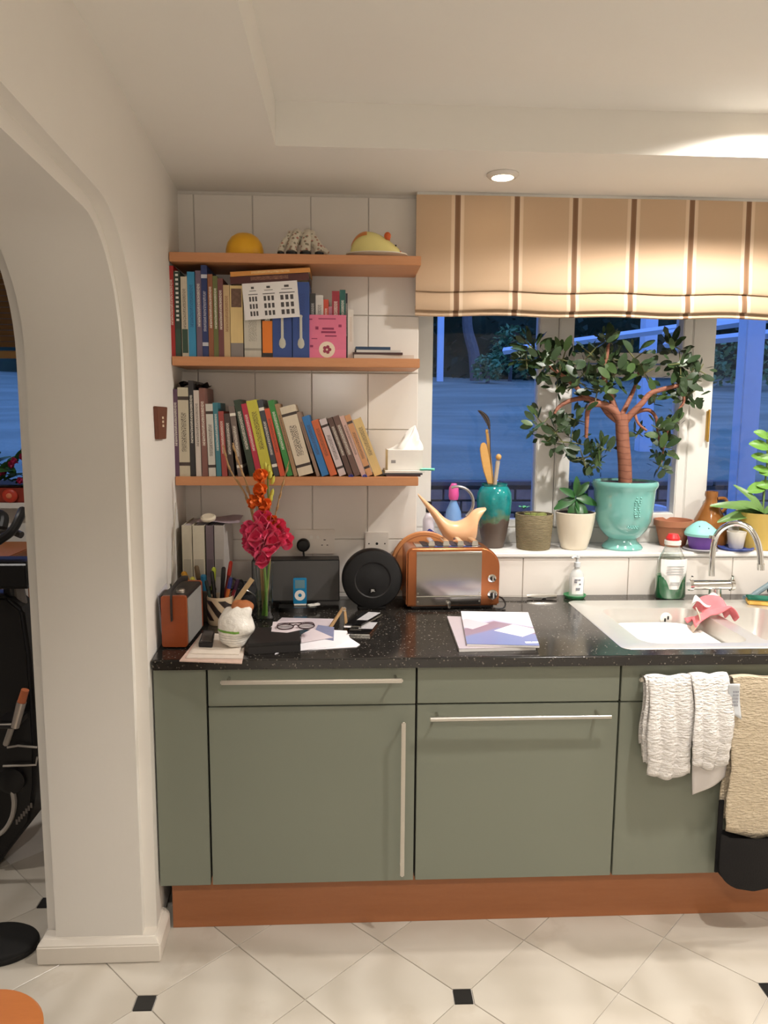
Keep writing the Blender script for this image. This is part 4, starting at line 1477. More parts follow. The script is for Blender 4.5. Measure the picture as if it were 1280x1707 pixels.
BUD = mat('yellow_green_bud', (196, 192, 78), .5, noise=.15)


def petal(ln, wd, curl):
    return G().grid(4, 6, lambda u, v: ((u - .5) * wd * math.sin(PI * (v * .72 + .16)) ** .7 * 1.25, ln * v * math.cos(curl * v), ln * v * math.sin(curl * v) * 1.0 + .12 * wd * abs(u - .5) * 4 + .0025 * math.sin(v * 9 + u * 7)))


def floret_mesh(nm, ln, wd, m_, seed):
    rs = random.Random(seed)
    g = G()
    for q in range(6):
        pg = petal(ln * rs.uniform(.85, 1.1), wd * rs.uniform(.9, 1.15), rs.uniform(.35, .95))
        Mx = Matrix.Rotation(q * PI / 3 + rs.uniform(-.15, .15), 4, 'Z') @ Matrix.Rotation(.25 + .25 * (q % 2), 4, 'X')
        g.add(pg.v, pg.f, Mx)
    g.tube([(0, 0, -.016), (0, 0, .004)], [.003, .006], 6)
    me = g.mesh(nm, 60)
    me.materials.append(m_)
    return me


FP = [floret_mesh('flower', .046, .046, PINK, s) for s in range(3)]
FO_ = [floret_mesh('flower', .036, .034, ORNG, s + 5) for s in range(2)]


def stem_thing(label, pts, r_, m_, group='gladiolus stems in the vase'):
    t_ = thing('gladiolus', label, 'flower', (vb.x, VY, ZW + .014), group=group)
    L = [p - Vector((vb.x, VY, ZW + .014)) for p in pts]
    sp_ = spline(L, 5)
    G().tube(sp_, [r_ * (1 - .5 * i / len(sp_)) for i in range(len(sp_))], 7).build('stem', m_, t_)
    return t_


def pt(px, py, dy=0.0):
    return at(px, py, y=VY + dy)


base = Vector((vb.x, VY, ZW + .016))
tp = stem_thing('gladiolus stem with crimson pink open flowers', [base + Vector((.006, -.004, 0)), pt(443, 980), pt(440, 930, -.01), pt(440, 880, -.015), pt(444, 860)], .0055, STEM)


def put(t_, mes, px, py, dy, tilt_, yaw_, sc):
    p_ = pt(px, py, dy) - Vector((vb.x, VY, ZW + .014))
    inst(R.choice(mes), 'flower', t_, p_, (tilt_, 0, yaw_), (sc, sc, sc))


for (px, py, dy, yw, sc) in ((437, 874, -.025, .2, 1.0), (422, 884, -.02, -.6, .95), (455, 880, -.02, .6, .9), (432, 897, -.035, -.2, 1.05), (450, 900, -.03, .3, 1.0), (467, 902, -.02, .8, .85), (430, 916, -.03, -.3, .9), (446, 918, -.035, .2, .95), (438, 934, -.03, 0, .85), (427, 905, -.01, -.9, .9), (462, 893, .0, .9, .8), (440, 886, .02, 0, 1.0)):
    put(tp, FP, px, py, dy, 1.25 + R.uniform(-.3, .2), yw, sc)
to = stem_thing('gladiolus stem with orange flowers and yellow-green buds above the pink ones', [base + Vector((-.006, .004, 0)), pt(447, 960, .01), pt(449, 870, .01), pt(447, 820, .005), pt(446, 788, 0)], .0048, STEM)
for (px, py, dy, yw, sc) in ((438, 800, -.012, -.3, .95), (437, 822, -.016, -.2, .95), (429, 838, -.014, -.7, .9), (441, 848, -.014, .1, .95), (435, 835, -.02, -.3, .8), (456, 874, -.02, .4, .8), (452, 868, -.03, .3, .7)):
    put(to, FO_, px, py, dy, 1.1 + R.uniform(-.3, .3), yw, sc)
bud_me = G().lathe([(0, 0), (.0055, .004), (.007, .014), (.005, .026), (0, .034)], 8).mesh('bud', 60)
bud_me.materials.append(BUD)
for px, py, yw in ((449, 800, .4), (452, 808, .7), (448, 790, 0), (451, 830, .6), (450, 838, .4), (444, 786, -.2)):
    p_ = pt(px, py, -.006) - Vector((vb.x, VY, ZW + .014))
    inst(bud_me, 'bud', to, p_, (.2, yw * .5, 0))
bud_dry = bud_me.copy()
bud_dry.materials.clear()
bud_dry.materials.append(STEMT)
for n_, (pts_, lb) in enumerate(((((434, 940), (425, 880), (411, 828), (384, 784), (372, 742)), 'dry tan spike leaning farthest left out of the vase'),
                                 (((437, 935), (424, 865), (413, 812), (398, 772), (388, 738)), 'dry tan spike leaning left, nearer the flowers'),
                                 (((450, 935), (455, 880), (462, 845), (470, 812), (482, 768)), 'thin dry spike leaning right out of the vase'))):
    t_ = stem_thing(lb, [base + Vector((.004 * (n_ - 1), .01, 0))] + [pt(a_, b_, .015) for a_, b_ in pts_], .0042 if n_ < 2 else .003, STEMT)
    for q in (.45, .6, .75, .88):
        i0 = q * (len(pts_) - 1)
        k_ = int(i0)
        fr = i0 - k_
        a_ = pts_[k_]
        b_ = pts_[min(k_ + 1, len(pts_) - 1)]
        p_ = pt(a_[0] + (b_[0] - a_[0]) * fr, a_[1] + (b_[1] - a_[1]) * fr, .012) - Vector((vb.x, VY, ZW + .014))
        inst(bud_dry, 'bud', t_, p_, (0, -.4 if n_ < 2 else .3, 0), (.6, .6, .8))

# ------------------------------------------------------------------ dock speaker with player
DY = .56
a, b = at(420, 1000, y=DY), at(566, 1000, y=DY)
hd_ = at(500, 934, y=DY).z - ZW
dk = thing('dock_speaker', 'wide black speaker dock with grey grille behind the papers', 'speaker', (a.x, DY, ZW), rz=.03)
wd = b.x - a.x
G().prism(rrect(0, wd, .016, hd_, .006), .004, .075, 'y').build('cabinet', BLACK, dk, 35, .001)
G().box(.003, wd - .003, 0, .004, .022, hd_ - .004).build('grille', mat('charcoal_grille', (88, 86, 84), .8, bump=.5, bscale=900), dk, 35, .001)
xd = at(500, 1015, z=ZW).x - a.x
G().prism(rrect(xd - .075, xd + .06, -.085, .06, .02), 0.0, .016, 'z').build('dock_base', BLACKG, dk, 35, .003)
G().box(xd - .022, xd + .022, -.052, -.036, .016, .022).build('dock_cradle', WHITEPL, dk, 35, .002)
c = at(500, 1012, y=DY - .045)
t = thing('music_player', 'small blue music player with white click wheel standing in the dock', 'music player', (c.x, DY - .0435, ZW + .0222), rot=(-.08, 0, .03))
hm = .092
G().prism(rrect(-.0235, .0235, 0, hm, .004), 0, .0065, 'y').build('body', mat('blue_anodised', (22, 126, 176), .3, .5), t, 35, .001)
G().box(-.017, .017, -.0005, 0, hm * .60, hm * .92).build('screen', mat('dim_screen', (96, 130, 140), .2), t, 0)
RX = Matrix.Translation((0, 0, hm * .33)) @ Matrix.Rotation(PI / 2, 4, 'X')
wh = G().lathe([(.0065, 0), (.0185, 0), (.0185, .0007), (.0065, .0007), (.0065, 0)], 24, M=RX).build('click_wheel', WHITEPL, t)
G().lathe([(0, 0), (.0062, 0), (.0062, .0006), (0, .0006)], 16, M=RX).build('wheel_button', mat('blue_anodised', (22, 126, 176), .3, .5), t)
c = at(523, 1008, z=ZW + .017)
t = thing('remote_control', 'small white remote lying on the dock base', 'remote', (c.x, c.y - .01, ZW + .0165), rz=.5)
G().prism(rrect(-.022, .022, -.009, .009, .004), 0, .006, 'z').build('body', WHITEPL, t, 35, .001)
G().lathe([(0, .006), (.005, .006), (.005, .0068), (0, .0068)], 12).build('button', mat('grey_button', (170, 168, 164), .5), t)

# ------------------------------------------------------------------ round black speaker
cy = .515
c = at(621, 969, y=cy)
rs_ = (at(672, 969, y=cy).x - at(570, 969, y=cy).x) / 2
zc_ = max(c.z, ZW + rs_ + .001)
sp = thing('round_speaker', 'round black drum-shaped speaker with small white logo', 'speaker', (c.x, cy, ZW), rz=.06)
TM = Matrix.Translation((0, 0, zc_ - ZW)) @ Matrix.Rotation(PI / 2, 4, 'X')
CLOTH = mat('speaker_cloth', (26, 25, 25), .75, bump=.5, bscale=1200)
G().lathe([(0, -.085), (rs_ * .6, -.085), (rs_ * .95, -.06), (rs_, -.03), (rs_ * .99, -.008), (rs_ * .95, .0)], 48, M=TM).build('shell', BLACK, sp)
G().lathe([(rs_ * .95, 0), (rs_ * .9, .004), (rs_ * .6, .009), (rs_ * .585, .006), (rs_ * .56, .006), (rs_ * .3, .014), (0, .018)], 48, M=TM).build('grille_cloth', CLOTH, sp)
G().lathe([(rs_ * .56, .0065), (rs_ * .58, .0085), (rs_ * .60, .0090), (rs_ * .58, .006)], 48, M=TM).build('ring', mat('dark_ring', (40, 38, 38), .4), sp)
G().box(-.05, .05, -.0, .07, 0, .012).build('foot', BLACKR, sp, 35, .004)
lz = zc_ - ZW - rs_ * .33
G().box(-.011, .011, -.0185, -.006, lz - .006, lz + .006).build('logo_plate', BLACKG, sp, 35, .001)
textmesh('logo', 'JBL', .0115, mat('logo_white', (226, 222, 216), .5), sp, (0, -.0187, lz), (PI / 2, 0, 0))

# ------------------------------------------------------------------ sockets
def wp(px, py):
    return at(px, py, y=YW)


SOCK = mat('socket_white', (222, 214, 204), .3)
HOLE = mat('socket_hole', (30, 28, 28), .8)
a, b = wp(491, 923), wp(558, 882)
t = thing('double_socket', 'white double wall socket with a black plug in its left half', 'socket', ((a.x + b.x) / 2, YW, (a.z + b.z) / 2))
ws, hs = (b.x - a.x) / 2, (b.z - a.z) / 2
G().prism(rrect(-ws, ws, -hs, hs, .005), -.010, 0, 'y').build('faceplate', SOCK, t, 35, .002)
g = G().box(ws * .5 - .004, ws * .5 + .004, -.0104, -.010, .006, .009)
g.box(ws * .5 - .013, ws * .5 - .007, -.0104, -.010, -.014, -.011).box(ws * .5 + .007, ws * .5 + .013, -.0104, -.010, -.014, -.011)
g.build('pin_holes', HOLE, t, 0)
for s_ in (-1, 1):
    G().box(s_ * .012 - .005, s_ * .012 + .005, -.0125, -.010, .012, .024).build('switch', WHITEPL, t, 35, .001)
c = wp(506, 907)
t = thing('black_plug', 'black mains plug in the double socket', 'plug', (c.x, YW - .0105, c.z))
G().lathe([(0, 0), (.024, 0), (.025, .004), (.024, .02), (.018, .026), (0, .027)], 24, M=Matrix.Rotation(PI / 2, 4, 'X')).build('plug_body', BLACK, t)
G().tube(spline([(0, -.012, -.02), (.002, -.014, -.04), (.006, -.02, -.06), (.012, -.03, -.10), (.02, -.045, c.z * -1 + ZW + .06)]), .0035, 8).build('cable', BLACK, t)
a, b = wp(608, 925), wp(648, 886)
t = thing('phone_socket', 'square white telephone socket above the round speaker', 'socket', ((a.x + b.x) / 2, YW, (a.z + b.z) / 2))
ws, hs = (b.x - a.x) / 2, (b.z - a.z) / 2
G().prism(rrect(-ws, ws, -hs, hs, .005), -.010, 0, 'y').build('faceplate', SOCK, t, 35, .002)
G().lathe([(0, 0), (.005, 0), (.005, .0006), (0, .0006)], 14, M=Matrix.Translation((0, -.010, 0)) @ Matrix.Rotation(PI / 2, 4, 'X')).build('outlet', HOLE, t)
for s_ in (-1, 1):
    G().lathe([(0, 0), (.0028, 0), (.0028, .0006), (0, .0006)], 10, M=Matrix.Translation((s_ * .03, -.010, 0)) @ Matrix.Rotation(PI / 2, 4, 'X')).build('screw', mat('screw_dark', (70, 64, 60), .4, .8), t)

# ------------------------------------------------------------------ papers in the middle
z = ZW + .0003
GQ = 'envelopes and sheets in the middle of the worktop'
WHT = mat('bright_paper', (236, 232, 236), .7, noise=.02)
LIL = mat('lilac_paper', (196, 184, 190), .7, noise=.04)
sheet('paper_sheet', 'white sheet with torn right edge at the front of the pile', 'paper', [(458, 1091), (470, 1087), (594, 1079), (600, 1075), (583, 1064), (500, 1066), (470, 1078)], z, .0015, WHT, GQ)
sheet('paper_sheet', 'crisp white envelope under the grey envelope flap', 'paper', [(500, 1085), (560, 1078), (585, 1068), (578, 1052), (540, 1050), (500, 1062)], z + .0018, .0015, WHT, GQ)
sheet('paper_sheet', 'mauve sheet lying behind the eyeglasses', 'paper', [(448, 1048), (552, 1050), (556, 1032), (470, 1030)], z + .0002, .001, LIL, GQ)
sheet('paper_sheet', 'blue-grey printed card under the right lens of the eyeglasses', 'paper', [(520, 1062), (556, 1068), (557, 1046), (530, 1042)], z + .0036, .001, mat('bluegrey_card', (126, 130, 160), .6, noise=.2, nscale=50), GQ)
sheet('envelope', 'pale lilac envelope with an open pointed flap, right of the black box', 'envelope', [(502, 1072), (555, 1063), (521, 1048), (502, 1058)], z + .005, .001, mat('pale_lilac', (214, 202, 206), .7), GQ)
c = [at(*q, z=ZW) for q in ((414, 1092), (501, 1087), (498, 1062), (420, 1064))]
t = thing('black_box', 'flat black cardboard box at the front of the papers', 'box', (0, 0, ZW))
g0 = [(p.x, p.y) for p in c]
G().prism(g0, 0.0003, .024, 'z').build('tray', mat('dark_card', (44, 41, 40), .6), t, 35, .001)
cc = sum(c, Vector()) / 4
G().prism([(cc.x + (x - cc.x) * 1.012, cc.y + (y - cc.y) * 1.02) for x, y in g0], .0243, .034, 'z').build('lid', mat('black_card', (26, 24, 24), .55), t, 35, .001)
zb_ = ZW + .0345
P = [at(*q, z=zb_) for q in ((452, 1053), (478, 1055), (520, 1046), (505, 1035), (455, 1037))]
c = sum(P, Vector()) / 5
tag(G().prism([(p.x - c.x, p.y - c.y) for p in P], 0, .001, 'z').build('envelope', mat('pale_lilac', (214, 202, 206), .7), None, 0, loc=(c.x, c.y, zb_)), 'pale envelope lying half on the black box under the eyeglasses', 'envelope', GQ)
c = at(493, 1046, z=zb_ + .003)
t = thing('eyeglasses', 'dark rimmed eyeglasses lying folded open on the envelopes', 'eyeglasses', (c.x, c.y, zb_ + .0045), rz=.1)
GF = mat('glasses_frame', (50, 28, 32), .35)
for s_ in (-1, 1):
    f_ = G().tube([(s_ * .032 + .025 * math.cos(q * PI / 10), .014 * math.sin(q * PI / 10), .002 + .004 * math.sin(q * PI / 10)) for q in range(21)], .0018, 6).build('rim', GF, t)
    G().lathe([(0, 0), (.0245, 0), (.0245, .0006), (0, .0006)], 20, (s_ * .032, 0, .002), sy=.55).build('lens', CLEAR, f_)
    G().tube(spline([(s_ * .057, .0, .003), (s_ * .05, .03, .004), (s_ * .01, .036, .003), (-s_ * .02, .034, .002)]), .0016, 6).build('temple', GF, t)
G().tube([(-.008, .003, .004), (0, .006, .006), (.008, .003, .004)], .0018, 6).build('bridge', GF, t)
# phones
for n_, (pts_, z_, lb) in enumerate((([(578, 1060), (616, 1061), (630, 1043), (592, 1042)], ZW + .0004, 'black phone with a silver edge, lower of the two'), ([(573, 1046), (602, 1047), (638, 1026), (606, 1024)], ZW + .0125, 'black phone with a lit screen, upper of the two'))):
    P = [at(*q, z=z_) for q in pts_]
    c = sum(P, Vector()) / 4
    t = thing('phone', lb, 'phone', (c.x, c.y, z_), group='phones beside the clothes peg')
    L = [(p.x - c.x, p.y - c.y) for p in P]
    G().prism(L, 0, .006, 'z').build('silver_frame', CHROME, t, 35, .001)
    G().prism([(x * .96, y * .96) for x, y in L], .0061, .011, 'z').build('body', BLACKG, t, 35, .001)
    G().prism([(x * .62 + .018, y * .62 + .02) for x, y in L], .0111, .0115, 'z').build('screen_label', mat('phone_label', (180, 178, 180), .4, noise=.3, nscale=120), t, 0)
# clothes peg
a = at(566, 1047, z=ZW)
t = thing('clothes_peg', 'wooden clothes peg standing open beside the phones', 'clothes peg', (a.x, a.y + .01, ZW + .0008), rz=.2)
PEG = wood('peg_wood', (206, 164, 112), (216, 178, 128), .5)
for x0, x1 in ((-.03, .012), (.022, .016)):
    d_ = Vector((x1 - x0, 0, .062)).normalized()
    nx = Vector((d_.z, 0, -d_.x)) * .005
    A, B = Vector((x0, 0, .0)), Vector((x1, 0, .064))
    G().add([A - nx + Vector((0, -.005, .002)), A + nx + Vector((0, -.005, .002)), B + nx * .7 + Vector((0, -.005, 0)), B - nx * .7 + Vector((0, -.005, 0)), A - nx + Vector((0, .005, .002)), A + nx + Vector((0, .005, .002)), B + nx * .7 + Vector((0, .005, 0)), B - nx * .7 + Vector((0, .005, 0))], [(0, 1, 2, 3), (7, 6, 5, 4), (0, 4, 5, 1), (1, 5, 6, 2), (2, 6, 7, 3), (3, 7, 4, 0)]).build('jaw', PEG, t, 35, .0008)
G().tube([(.014 + .006 * math.cos(q * PI / 6), -.006, .060 + .006 * math.sin(q * PI / 6)) for q in range(12)], .0012, 6).build('spring', STEEL, t)

# ------------------------------------------------------------------ chopping board and toaster
c = at(708, 932, y=.668)
rb = .128
t = thing('round_board', 'round wooden chopping board leaning on the tiles behind the toaster', 'chopping board', (c.x, .655, ZW), rot=(-.085, 0, 0))
G().lathe([(0, -.010), (rb - .004, -.010), (rb, -.006), (rb, .006), (rb - .004, .010), (0, .010)], 48, M=Matrix.Translation((0, .010, rb + .001)) @ Matrix.Rotation(PI / 2, 4, 'X')).build('disc', BOARDM, t)
G().lathe([(rb * .86, .0101), (rb * .875, .0106), (rb * .89, .0101), (rb * .875, .009)], 48, M=Matrix.Translation((0, .010, rb + .001)) @ Matrix.Rotation(PI / 2, 4, 'X')).build('groove_ring', wood('groove_wood', (150, 90, 50), (166, 104, 60), .5), t)

COPPER = mat('copper_enamel', (184, 114, 72), .26, .8, noise=.05, nscale=40)
a, b = at(677, 1014, z=ZW), at(833, 1010, z=ZW)
YT = .505
tw_ = at(833, 1005, y=YT).x - at(677, 1005, y=YT).x
ht = at(750, 912, y=YT + .02).z - ZW
to_ = thing('toaster', 'copper and chrome four-slot toaster with two dials', 'toaster', (at(677, 1005, y=YT).x, YT, ZW), rz=.035)
dt_ = .142


def tprof(x0, x1, z0, z1, rl, rr_):
    out = [(x0, z0), (x1, z0)]
    out += [(x1 - rr_ + rr_ * math.cos(PI / 2 * i / 10), z1 - rr_ * 1.05 + rr_ * 1.05 * math.sin(PI / 2 * i / 10)) for i in range(11)]
    out += [(x0 + rl - rl * math.sin(PI / 2 * i / 8), z1 - rl + rl * math.cos(PI / 2 * i / 8)) for i in range(9)]
    return out


G().prism(tprof(0, tw_, .012, ht, .022, .07), 0, dt_, 'y').build('body', COPPER, to_, 35, .006, 3)
xc0, xc1 = tw_ * .105, tw_ * .80
# chrome wrap: front sheet rolled over on top
pr = [(-.004, .052)] + [(-.004, ht - .03)] + [(-.004 + .03 * (1 - math.cos(q * PI / 12)), ht - .03 + .033 * math.sin(q * PI / 12)) for q in range(1, 7)] + [(dt_ - .03, ht + .003), (dt_ - .03, ht - .004), (.03, ht - .004), (.004, ht - .03), (.004, .052)]
G().prism(pr, xc0, xc1, 'x').build('chrome_panel', CHROME2, to_, 35)
G().box(xc0, xc1, -.004, .004, .016, .046).build('lower_panel', CHROME2, to_, 35, .002)
G().tube([(xc0, -.006, .049), (xc1, -.006, .049)], .0028, 8).build('trim_bar', CHROME, to_)
for q in range(4):
    xs_ = xc0 + .035 + q * (xc1 - xc0 - .045) / 3.6
    G().box(xs_ - .011, xs_ + .009, .022, dt_ - .022, ht + .001, ht + .0042).build('slot', BLACK, to_, 0)
    G().prism([(xs_ + .010, ht + .003), (xs_ + .034, ht + .003), (xs_ + .031, ht + .020), (xs_ + .013, ht + .020)], .024, dt_ - .024, 'y').build('slot_divider', CHROME, to_, 35, .002)
RXm = lambda x, y, z: Matrix.Translation((x, y, z)) @ Matrix.Rotation(PI / 2, 4, 'X')
for (kx, kz, kr) in ((tw_ * .915, ht * .50, .015), (tw_ * .925, ht * .235, .018)):
    d_ = G().lathe([(0, 0), (kr, 0), (kr, .003), (kr * .8, .004), (0, .004)], 24, M=RXm(kx, 0.0, kz)).build('dial_plate', CHROME, to_)
    G().lathe([(0, .004), (kr * .55, .004), (kr * .5, .016), (0, .017)], 16, M=RXm(kx, 0.0, kz)).build('knob', BLACK, d_)
    G().box(kx - .0025, kx + .0025, -.020, -.015, kz - kr * .55, kz + kr * .55).build('pointer', STEEL, d_, 0)
lv = G().box(tw_ * .43, tw_ * .47, -.022, -.004, .022, .030).build('lever', CHROME, to_, 35, .002)
G().box(tw_ * .435, tw_ * .465, -.026, -.020, .010, .036).build('lever_grip', CHROME, lv, 35, .002)
G().box(.02, tw_ - .02, .006, dt_ - .006, .004, .012).build('base_plate', BLACK, to_, 0)
for x_ in (.04, tw_ - .04):
    for y_ in (.02, dt_ - .02):
        G().lathe([(0, 0), (.011, 0), (.011, .006), (0, .006)], 12, (x_, y_, 0)).build('foot', BLACKR, to_)
G().tube(spline([(tw_ - .01, .07, .03), (tw_ + .02, .05, .028), (tw_ + .028, .02, .012), (tw_ + .012, -.008, .004), (tw_ - .02, -.004, .0035)]), .003, 6).build('power_cord', BLACK, to_)
for q, x_ in enumerate((xc0 + .006, xc1 - .006)):
    for z_ in (.060, .030):
        G().lathe([(0, 0), (.0035, 0), (.003, .002), (0, .002)], 10, M=RXm(x_, -.0041, z_)).build('screw', STEEL, to_)

# ------------------------------------------------------------------ magazines and knife
def flatq(pts_, z_):
    P_ = [at(*q, z=z_) for q in pts_]
    c_ = sum(P_, Vector()) / len(P_)
    return c_, [(p.x - c_.x, p.y - c_.y) for p in P_]


c, L = flatq([(765, 1087), (893, 1084), (880, 1036), (745, 1032)], ZW + .0003)
t = thing('magazine', 'grey-lilac brochure lying under the blue magazine', 'magazine', (c.x, c.y, ZW + .0003))
G().prism(L, 0, .0095, 'z').build('pages', PAPER, t, 35, .0005)
G().prism(L, .0097, .0105, 'z').build('cover', mat('mauve_cover', (178, 166, 170), .4, noise=.05), t, 0)


def magcover():
    g = NT('photo_cover', .25)
    x, y, z = g.xyz('Generated')
    # diagonal planes of a house picture: pale sky, pink wall, blue water, white terrace
    d1 = g.math('ADD', y, g.math('MULTIPLY', g.math('ABSOLUTE', g.math('SUBTRACT', x, .48)), .5))
    c = g.ramp(d1, [(0, srgb(118, 128, 172)), (.45, srgb(130, 138, 180)), (.50, srgb(150, 130, 146)), (.66, srgb(150, 126, 142)), (.70, srgb(190, 192, 216)), (.88, srgb(232, 232, 238))], 'LINEAR')
    d2 = g.math('ADD', g.math('ABSOLUTE', g.math('SUBTRACT', x, .68)), g.math('MULTIPLY', g.math('ABSOLUTE', g.math('SUBTRACT', y, .40)), 1.6))
    c = g.mix(g.math('LESS_THAN', d2, .28), c, srgb(236, 224, 228))
    d3 = g.math('ADD', g.math('ABSOLUTE', g.math('SUBTRACT', x, .16)), g.math('MULTIPLY', g.math('ABSOLUTE', g.math('SUBTRACT', y, .60)), 1.5))
    c = g.mix(g.math('LESS_THAN', d3, .24), c, srgb(214, 196, 204))
    tt = g.math('MULTIPLY', g.math('LESS_THAN', g.math('ABSOLUTE', g.math('SUBTRACT', y, .08)), .02), g.math('GREATER_THAN', x, .66))
    tt = g.math('MULTIPLY', tt, g.math('GREATER_THAN', g.noise(40, 1, 'Generated', (1, .2, 1)), .45))
    g.color(g.mix(tt, c, srgb(240, 240, 244)))
    return g.M


c, L = flatq([(778, 1077), (899, 1080), (880, 1024), (768, 1022)], ZW + .0112)
t = thing('magazine', 'glossy blue and white magazine on top, with a modern house cover', 'magazine', (c.x, c.y, ZW + .0112))
G().prism(L, 0, .006, 'z').build('pages', PAPER, t, 35, .0005)
G().prism(L, .0062, .007, 'z').build('cover', magcover(), t, 0)
a, b = at(845, 995, z=ZW + .008), at(925, 993, z=ZW + .008)
t = thing('steel_knife', 'steel handled kitchen knife lying beside the toaster', 'knife', ((a.x + b.x) / 2, .655, ZW), rz=-.02)
hw = (b.x - a.x) / 2
G().tube([(-.02, 0, .011), (0, 0, .011), (hw * .8, 0, .012), (hw, 0, .012)], [.006, .009, .0105, .008], 10).build('handle', STEEL, t)
G().prism([(-hw - .07, -.004), (-.02, -.016), (-.02, .012), (-hw - .04, .008)], .0095, .0112, 'z').build('blade', CHROME, t, 0)
G().lathe([(0, 0), (.008, 0), (.008, .0105), (0, .0105)], 10, (hw * .5, 0, 0)).build('rest', BLACKR, t)
# ------------------------------------------------------------------ window sill
ZS = WZ0
SY = .80


def sc_(px, py=880, y=SY):
    return at(px, py, y=y)


def wpx(l, r_, y=SY, py=880):
    return (at(r_, py, y=y).x - at(l, py, y=y).x)


# watering can
YC = .742
o0 = at(760, 905, y=YC)
t = thing('watering_can', 'cream-orange sculpted watering can with long spout and ring handle', 'watering can', (o0.x, YC, ZS))
top = [(696, 822), (712, 836), (728, 850), (740, 862), (752, 868), (764, 868), (776, 862), (786, 852), (796, 847), (809, 846)]
bot = [(697, 827), (710, 846), (722, 864), (733, 884), (744, 902), (762, 911), (782, 911), (793, 896), (796, 872), (807, 851)]
wds = [.005, .009, .016, .028, .038, .044, .046, .044, .036, .028]
T_ = spline([at(*q, y=YC) - Vector((o0.x, YC, ZS)) for q in top], 4)
B_ = spline([at(*q, y=YC) - Vector((o0.x, YC, ZS)) for q in bot], 4)
W_ = [v.x for v in spline([(w_, 0, 0) for w_ in wds], 4)]
vs, fs = [], []
nn = 16
for a, b, w_ in zip(T_, B_, W_):
    c = (a + b) / 2
    u = (a - b) / 2
    for q in range(nn):
        an = 2 * PI * q / nn
        v = c + u * math.cos(an) + Vector((0, w_ * math.sin(an), 0))
        v.z = max(v.z, .0005)
        vs.append(v)
K = len(T_)
for i in range(K - 1):
    for q in range(nn):
        qq = (q + 1) % nn
        fs.append((i * nn + q, i * nn + qq, (i + 1) * nn + qq, (i + 1) * nn + q))
fs.append(tuple(range(nn)))
fs.append(tuple((K - 1) * nn + q for q in range(nn)))
CANM = mat('cream_orange_enamel', (230, 182, 138), .3, noise=.05)
G().add(vs, fs).build('body', CANM, t, 60)
hc_ = at(762, 838, y=YC) - Vector((o0.x, YC, ZS))
rh_ = .062
G().tube([(hc_.x + rh_ * math.cos(a_), 0, hc_.z + rh_ * math.sin(a_)) for a_ in [math.radians(112 - q * 8) for q in range(22)]], .0055, 8).build('ring_handle', mat('grey_metal', (176, 172, 168), .3, .8), t)

# little bottles at the left end of the sill
a = at(707, 850, y=.84)
t = thing('small_bottle', 'small white bottle with black cap at the left end of the sill', 'bottle', (a.x + .018, .84, ZS))
hb1 = at(707, 836, y=.84).z - ZS
G().lathe([(0, 0), (.022, 0), (.023, .004), (.023, hb1 * .6), (.012, hb1 * .74), (.010, hb1 * .76), (0, hb1 * .76)], 20).build('bottle', mat('white_bottle', (214, 208, 216), .4), t)
G().lathe([(0, hb1 * .77), (.012, hb1 * .77), (.012, hb1), (0, hb1)], 16).build('cap', BLACK, t)
a = at(722, 865, y=.80)
t = thing('glass_trinket', 'dark blue glassy trinket lying at the left of the sill', 'trinket', (a.x - .012, .79, ZS))
lump(.026, .022, .036, .3, 31).build('bead_cluster', mat('cobalt_glass', (44, 48, 140), .2), t, 60)
G().lathe([(0, 0), (.014, 0), (.014, .004), (0, .004)], 16, (0, 0, .066)).build('top_disc', mat('purple_disc', (110, 60, 120), .4), t)
a = at(756, 850, y=.87)
t = thing('spray_bottle', 'pale blue plastic bottle with pink cap behind the can handle', 'bottle', (a.x, .875, ZS))
hz = at(752, 806, y=.87).z - ZS
G().lathe([(0, 0), (.03, 0), (.033, .004), (.034, hz * .35), (.030, hz * .55), (.012, hz * .72), (.011, hz * .78), (0, hz * .78)], 24).build('bottle', mat('pale_blue_plastic', (120, 160, 214), .3, noise=.04), t)
G().lathe([(0, hz * .74), (.017, hz * .74), (.021, hz * .80), (.019, hz * .93), (.010, hz), (0, hz)], 20).build('cap', mat('pink_cap', (222, 90, 160), .4), t)

# teal vase with utensils
def tealmat():
    g = NT('teal_drip_glaze', .15)
    x, y, z = g.xyz()
    n = g.noise(16, 4)
    zz_ = g.math('ADD', z, g.math('MULTIPLY', g.math('SUBTRACT', n, .5), .16))
    teal = g.mix(g.noise(30, 5), srgb(0, 70, 84), srgb(40, 160, 156))
    mid_ = g.mix(n, srgb(60, 120, 96), srgb(110, 120, 96))
    c = g.ramp(zz_, [(0, (0, 0, 0, 1)), (.100, (0, 0, 0, 1)), (.108, (1, 1, 1, 1))])
    c2 = g.ramp(zz_, [(0, (0, 0, 0, 1)), (.125, (0, 0, 0, 1)), (.150, (1, 1, 1, 1))])
    g.color(g.mix(c, g.mix(n, srgb(74, 62, 54), srgb(96, 82, 72)), g.mix(c2, mid_, teal)))
    g.l(g.mix(c, (.5, .5, .5, 1), (.12, .12, .12, 1)), g.b.inputs['Roughness'])
    return g.M


